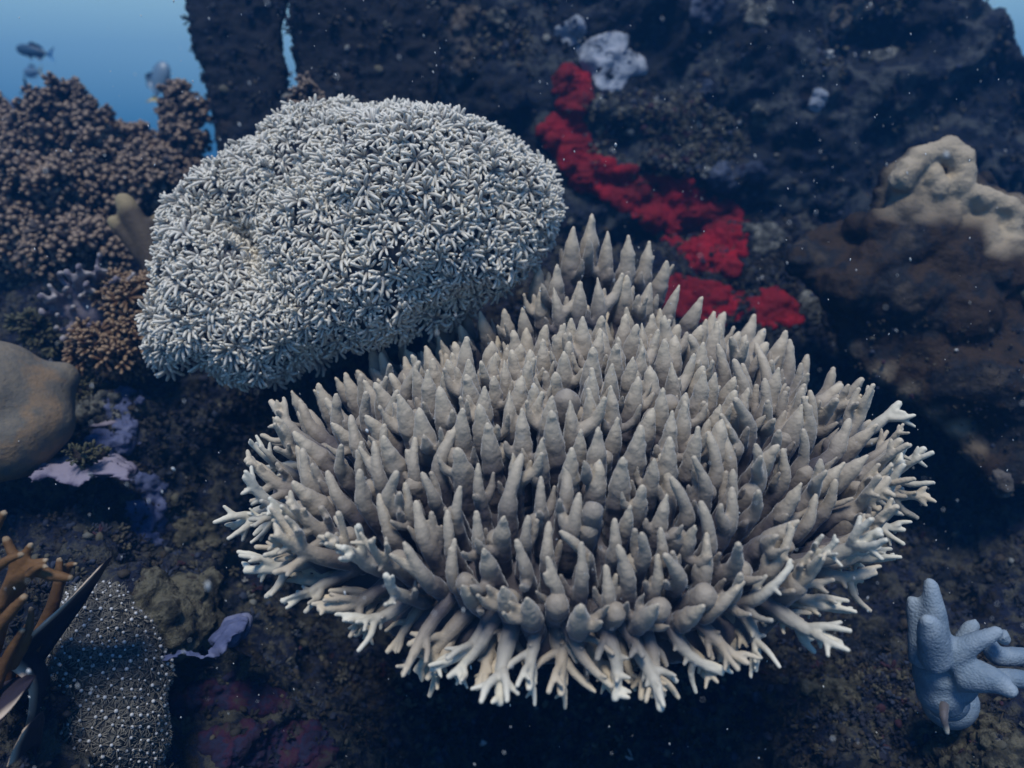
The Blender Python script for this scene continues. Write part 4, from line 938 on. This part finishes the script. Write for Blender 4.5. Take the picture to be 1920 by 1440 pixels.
def scatter(mesh, n, region, seed, smin, smax, cmin=0.0):
    v, nn = mdata(mesh); r = np.random.default_rng(seed); k = region(v) ; idx = np.nonzero(k)[0]
    if len(idx) == 0: return MB()
    w = 0.15 + np.clip(fbm(v[idx] * 5, 3, seed) + .35, 0, 1) ** 1.5
    q, t_ = faces_of(mesh)
    ids = r.choice(idx, n, p=w / w.sum()); mb = MB()
    patch = np.clip(fbm(v[ids] * 7, 3, seed + 7) * .9 + .5, 0, 1)
    for j, i in enumerate(ids):
        s = smin * (smax / smin) ** (r.random() ** 1.7); vv, q_, t2 = TVAR[r.integers(len(TVAR))]
        c = .55 * r.random() + .45 * patch[j] if r.random() < .9 else r.random()
        c = cmin + (1 - cmin) * c
        F = frame(nn[i] + r.normal(0, .35, 3)) @ rotz(r.uniform(0, 6.28))
        mb.add((vv * s) @ F.T + v[i] + r.normal(0, .003, 3), q_, t2, min(1, c))
    return mb
def infront(v, m=120):
    px, py, D = proj(v); return (D > .2) & (px > -m - 200) & (px < 2120 + m) & (py > -150) & (py < 1600)
sl_a, sl_b = [o for o in bpy.data.objects if o.name.startswith('rock_slab')]
for sl in (sl_a, sl_b):
    mt_ = scatter(sl.data, 900, lambda v: v[:, 1] < 5, 9, .002, .009)
    o = part('turf', mt_.mesh(), tm, sl, local=True); o['kind'] = 'stuff'
mt_ = scatter(plate.data, 1500, lambda v: v[:, 2] < .22, 12, .0010, .0040, .3)
part('turf', mt_.mesh(), tm, plate, local=True)['kind'] = 'stuff'
far = MB()
for c, r in ((at(-40, 330, 5.2), .62), (at(60, 300, 5.6), .42), (at(-200, 380, 5.0), .8), (at(150, 400, 5.8), .45)): ball(far, c, r, 3, sc=(1.2, 1, .8))
fm_ = remesh(far, .05, 4); displace(fm_, lambda v: .16 * fbm(v * 2.4, 4, 31) + .05 * fbm(v * 8, 3, 33))
part('distant_reef', fm_, M['rock'])['kind'] = 'structure'
def patchy(v):
    px, py, D = proj(v); n_ = fbm(v * 12, 2, 51)
    return (v[:, 1] < 1.8) & (n_ > -.05) & (((px > 1090) & (px < 1400) & (py > 175) & (py < 335)) | ((px > 880) & (px < 1100) & (py > -20) & (py < 110)) | ((px > 1360) & (px < 1700) & (py > -40) & (py < 240) & (n_ > .15)) | ((px > 1390) & (px < 1600) & (py > 500) & (py < 700)))
part('crumbly_growth', scatter(wall_m, 2600, patchy, 15, .0022, .0085, .62).mesh(), tm)['kind'] = 'stuff'
part('reef_turf', scatter(floor_m, 62000, lambda v: infront(v) & (v[:, 1] < 1.6), 5, .0013, .0075).mesh(), tm)['kind'] = 'stuff'
part('wall_turf', scatter(wall_m, 8000, lambda v: infront(v) & (v[:, 1] < 1.75), 6, .0018, .010).mesh(), tm)['kind'] = 'stuff'

# ------------------------------------------------------------------ fish
fmat = {}
for nm, top, side, tail in (('grey fish', (.06, .08, .09), (.05, .11, .17), (.10, .30, .55)), ('dark fish', (.015, .03, .05), (.03, .05, .07), (.015, .03, .05)), ('silver fish', (.12, .16, .24), (.14, .24, .33), (.45, .38, .14))):  # sides coloured close to the water, painting haze onto the fish
    fmat[nm] = material(nm, [side, tuple(c * .8 for c in side)], scale=40, bump=0, rough=.4, tipcol=tail, tip=(.7, .8), spec=.5)
def fish(P, L, heading, up, mat, label, deep=.34):
    mb = MB(); n = 16; s = np.linspace(0, 1, n); h = deep * L * .5 * np.sin(np.pi * s ** .75) ** .8 * (1 - .35 * s) + .02 * L; h[0] = .012 * L
    F = np.stack([np.array(heading) / np.linalg.norm(heading), np.zeros(3), np.zeros(3)], 1); z = np.array(up, float); z -= F[:, 0] * (z @ F[:, 0]); z /= np.linalg.norm(z); F[:, 2] = z; F[:, 1] = np.cross(z, F[:, 0])
    C = np.stack([.5 * L - s * .82 * L, np.zeros(n), np.zeros(n)], 1); tube(mb, C @ F.T + P, h, 14, 0, .62, flat=.42, up=F[:, 1])
    def fin(pts, a, th=.006):
        p = np.array([[x, 0, z_] for x, z_ in pts]) * L; k = len(p); V = np.concatenate([p + [0, th * L, 0], p - [0, th * L, 0]]) @ F.T + P
        t_ = [[0, i, i + 1] for i in range(1, k - 1)] + [[k, k + i + 1, k + i] for i in range(1, k - 1)]; q_ = [[i, (i + 1) % k, (i + 1) % k + k, i + k] for i in range(k)]
        mb.add(V, q_, t_, a)
    fin([(-.28, 0), (-.34, .05), (-.50, .19), (-.43, .02), (-.43, -.02)], 1); fin([(-.28, 0), (-.43, .02), (-.43, -.02), (-.50, -.19), (-.34, -.05)], 1)
    fin([(.22, .13 * deep / .3), (.10, .24 * deep / .3), (-.15, .17 * deep / .3), (-.24, .05), (.0, .08)], .4); fin([(.0, -.12 * deep / .3), (-.12, -.22 * deep / .3), (-.24, -.05), (-.1, -.06)], .4); fin([(.20, -.12 * deep / .3), (.10, -.24 * deep / .3), (.08, -.10)], .4)
    ball(mb, P + F @ (np.array([.40, .055, .03]) * L), .014 * L, 1); ball(mb, P + F @ (np.array([.40, -.055, .03]) * L), .014 * L, 1)
    return solo('fish', mb.mesh(), mat, label, 'fish', 'fish in the open water')
fish(at(66, 97, 1.9), .105, (-.97, .1, .16), (0, 0, 1), fmat['grey fish'], 'grey fish with a blue tail swimming highest on the left', .27)
fish(at(62, 135, 2.3), .10, (-.9, .5, .0), (0, 0, 1), fmat['silver fish'], 'faint pale fish under the grey fish with the blue tail', .3)
fish(at(80, 184, 1.75), .125, (.80, -.2, -.45), (0, 0, 1), fmat['dark fish'], 'dark fish diving behind the tall bushy coral, only its forked tail showing', .26)
fish(at(298, 155, 1.75), .105, (.22, .3, .9), (-1, 0, .2), fmat['silver fish'], 'pale fish nosing upright beside the narrow bushy coral', .42)

# ------------------------------------------------------------------ drifting particles
mb = MB(); r = np.random.default_rng(77)
for i in range(900):
    px, py = r.uniform(300, 2000), r.uniform(-60, 1460)
    if r.random() < .15: px = r.uniform(-60, 300)
    D = r.uniform(.35, 1.15); s = r.uniform(.00025, .0008) * (2.2 if r.random() < .04 else 1); P = at(px, py, D)
    F = frame(np.array([-.25 + r.normal(0, .3), r.normal(0, .3), 1.0])); ball(mb, P, s, 1, sc=(.75, .75, r.uniform(1.0, 2.2)), R=F)
part('drifting_particles', mb.mesh(), M['snow'])['kind'] = 'stuff'

# ------------------------------------------------------------------ haze of the water
hz = MB(); x0, x1, y0, y1, z0, z1 = -11, 11, -9, 11, -5, 1.3
vv = np.array([(x, y, z) for x in (x0, x1) for y in (y0, y1) for z in (z0, z1)], float)
hz.add(vv, [(0, 1, 3, 2), (4, 6, 7, 5), (0, 4, 5, 1), (2, 3, 7, 6), (0, 2, 6, 4), (1, 5, 7, 3)])
hm = bpy.data.materials.new('water haze'); hm.use_nodes = True; t = hm.node_tree; t.nodes.clear()
o1 = t.nodes.new('ShaderNodeOutputMaterial'); pvn = t.nodes.new('ShaderNodeVolumePrincipled')
pvn.inputs['Color'].default_value = (0.05, 0.32, 0.80, 1); pvn.inputs['Density'].default_value = 0.080; pvn.inputs['Anisotropy'].default_value = 0.2
t.links.new(pvn.outputs[0], o1.inputs['Volume'])
ho = part('haze', hz.mesh(), hm); ho['kind'] = 'stuff'
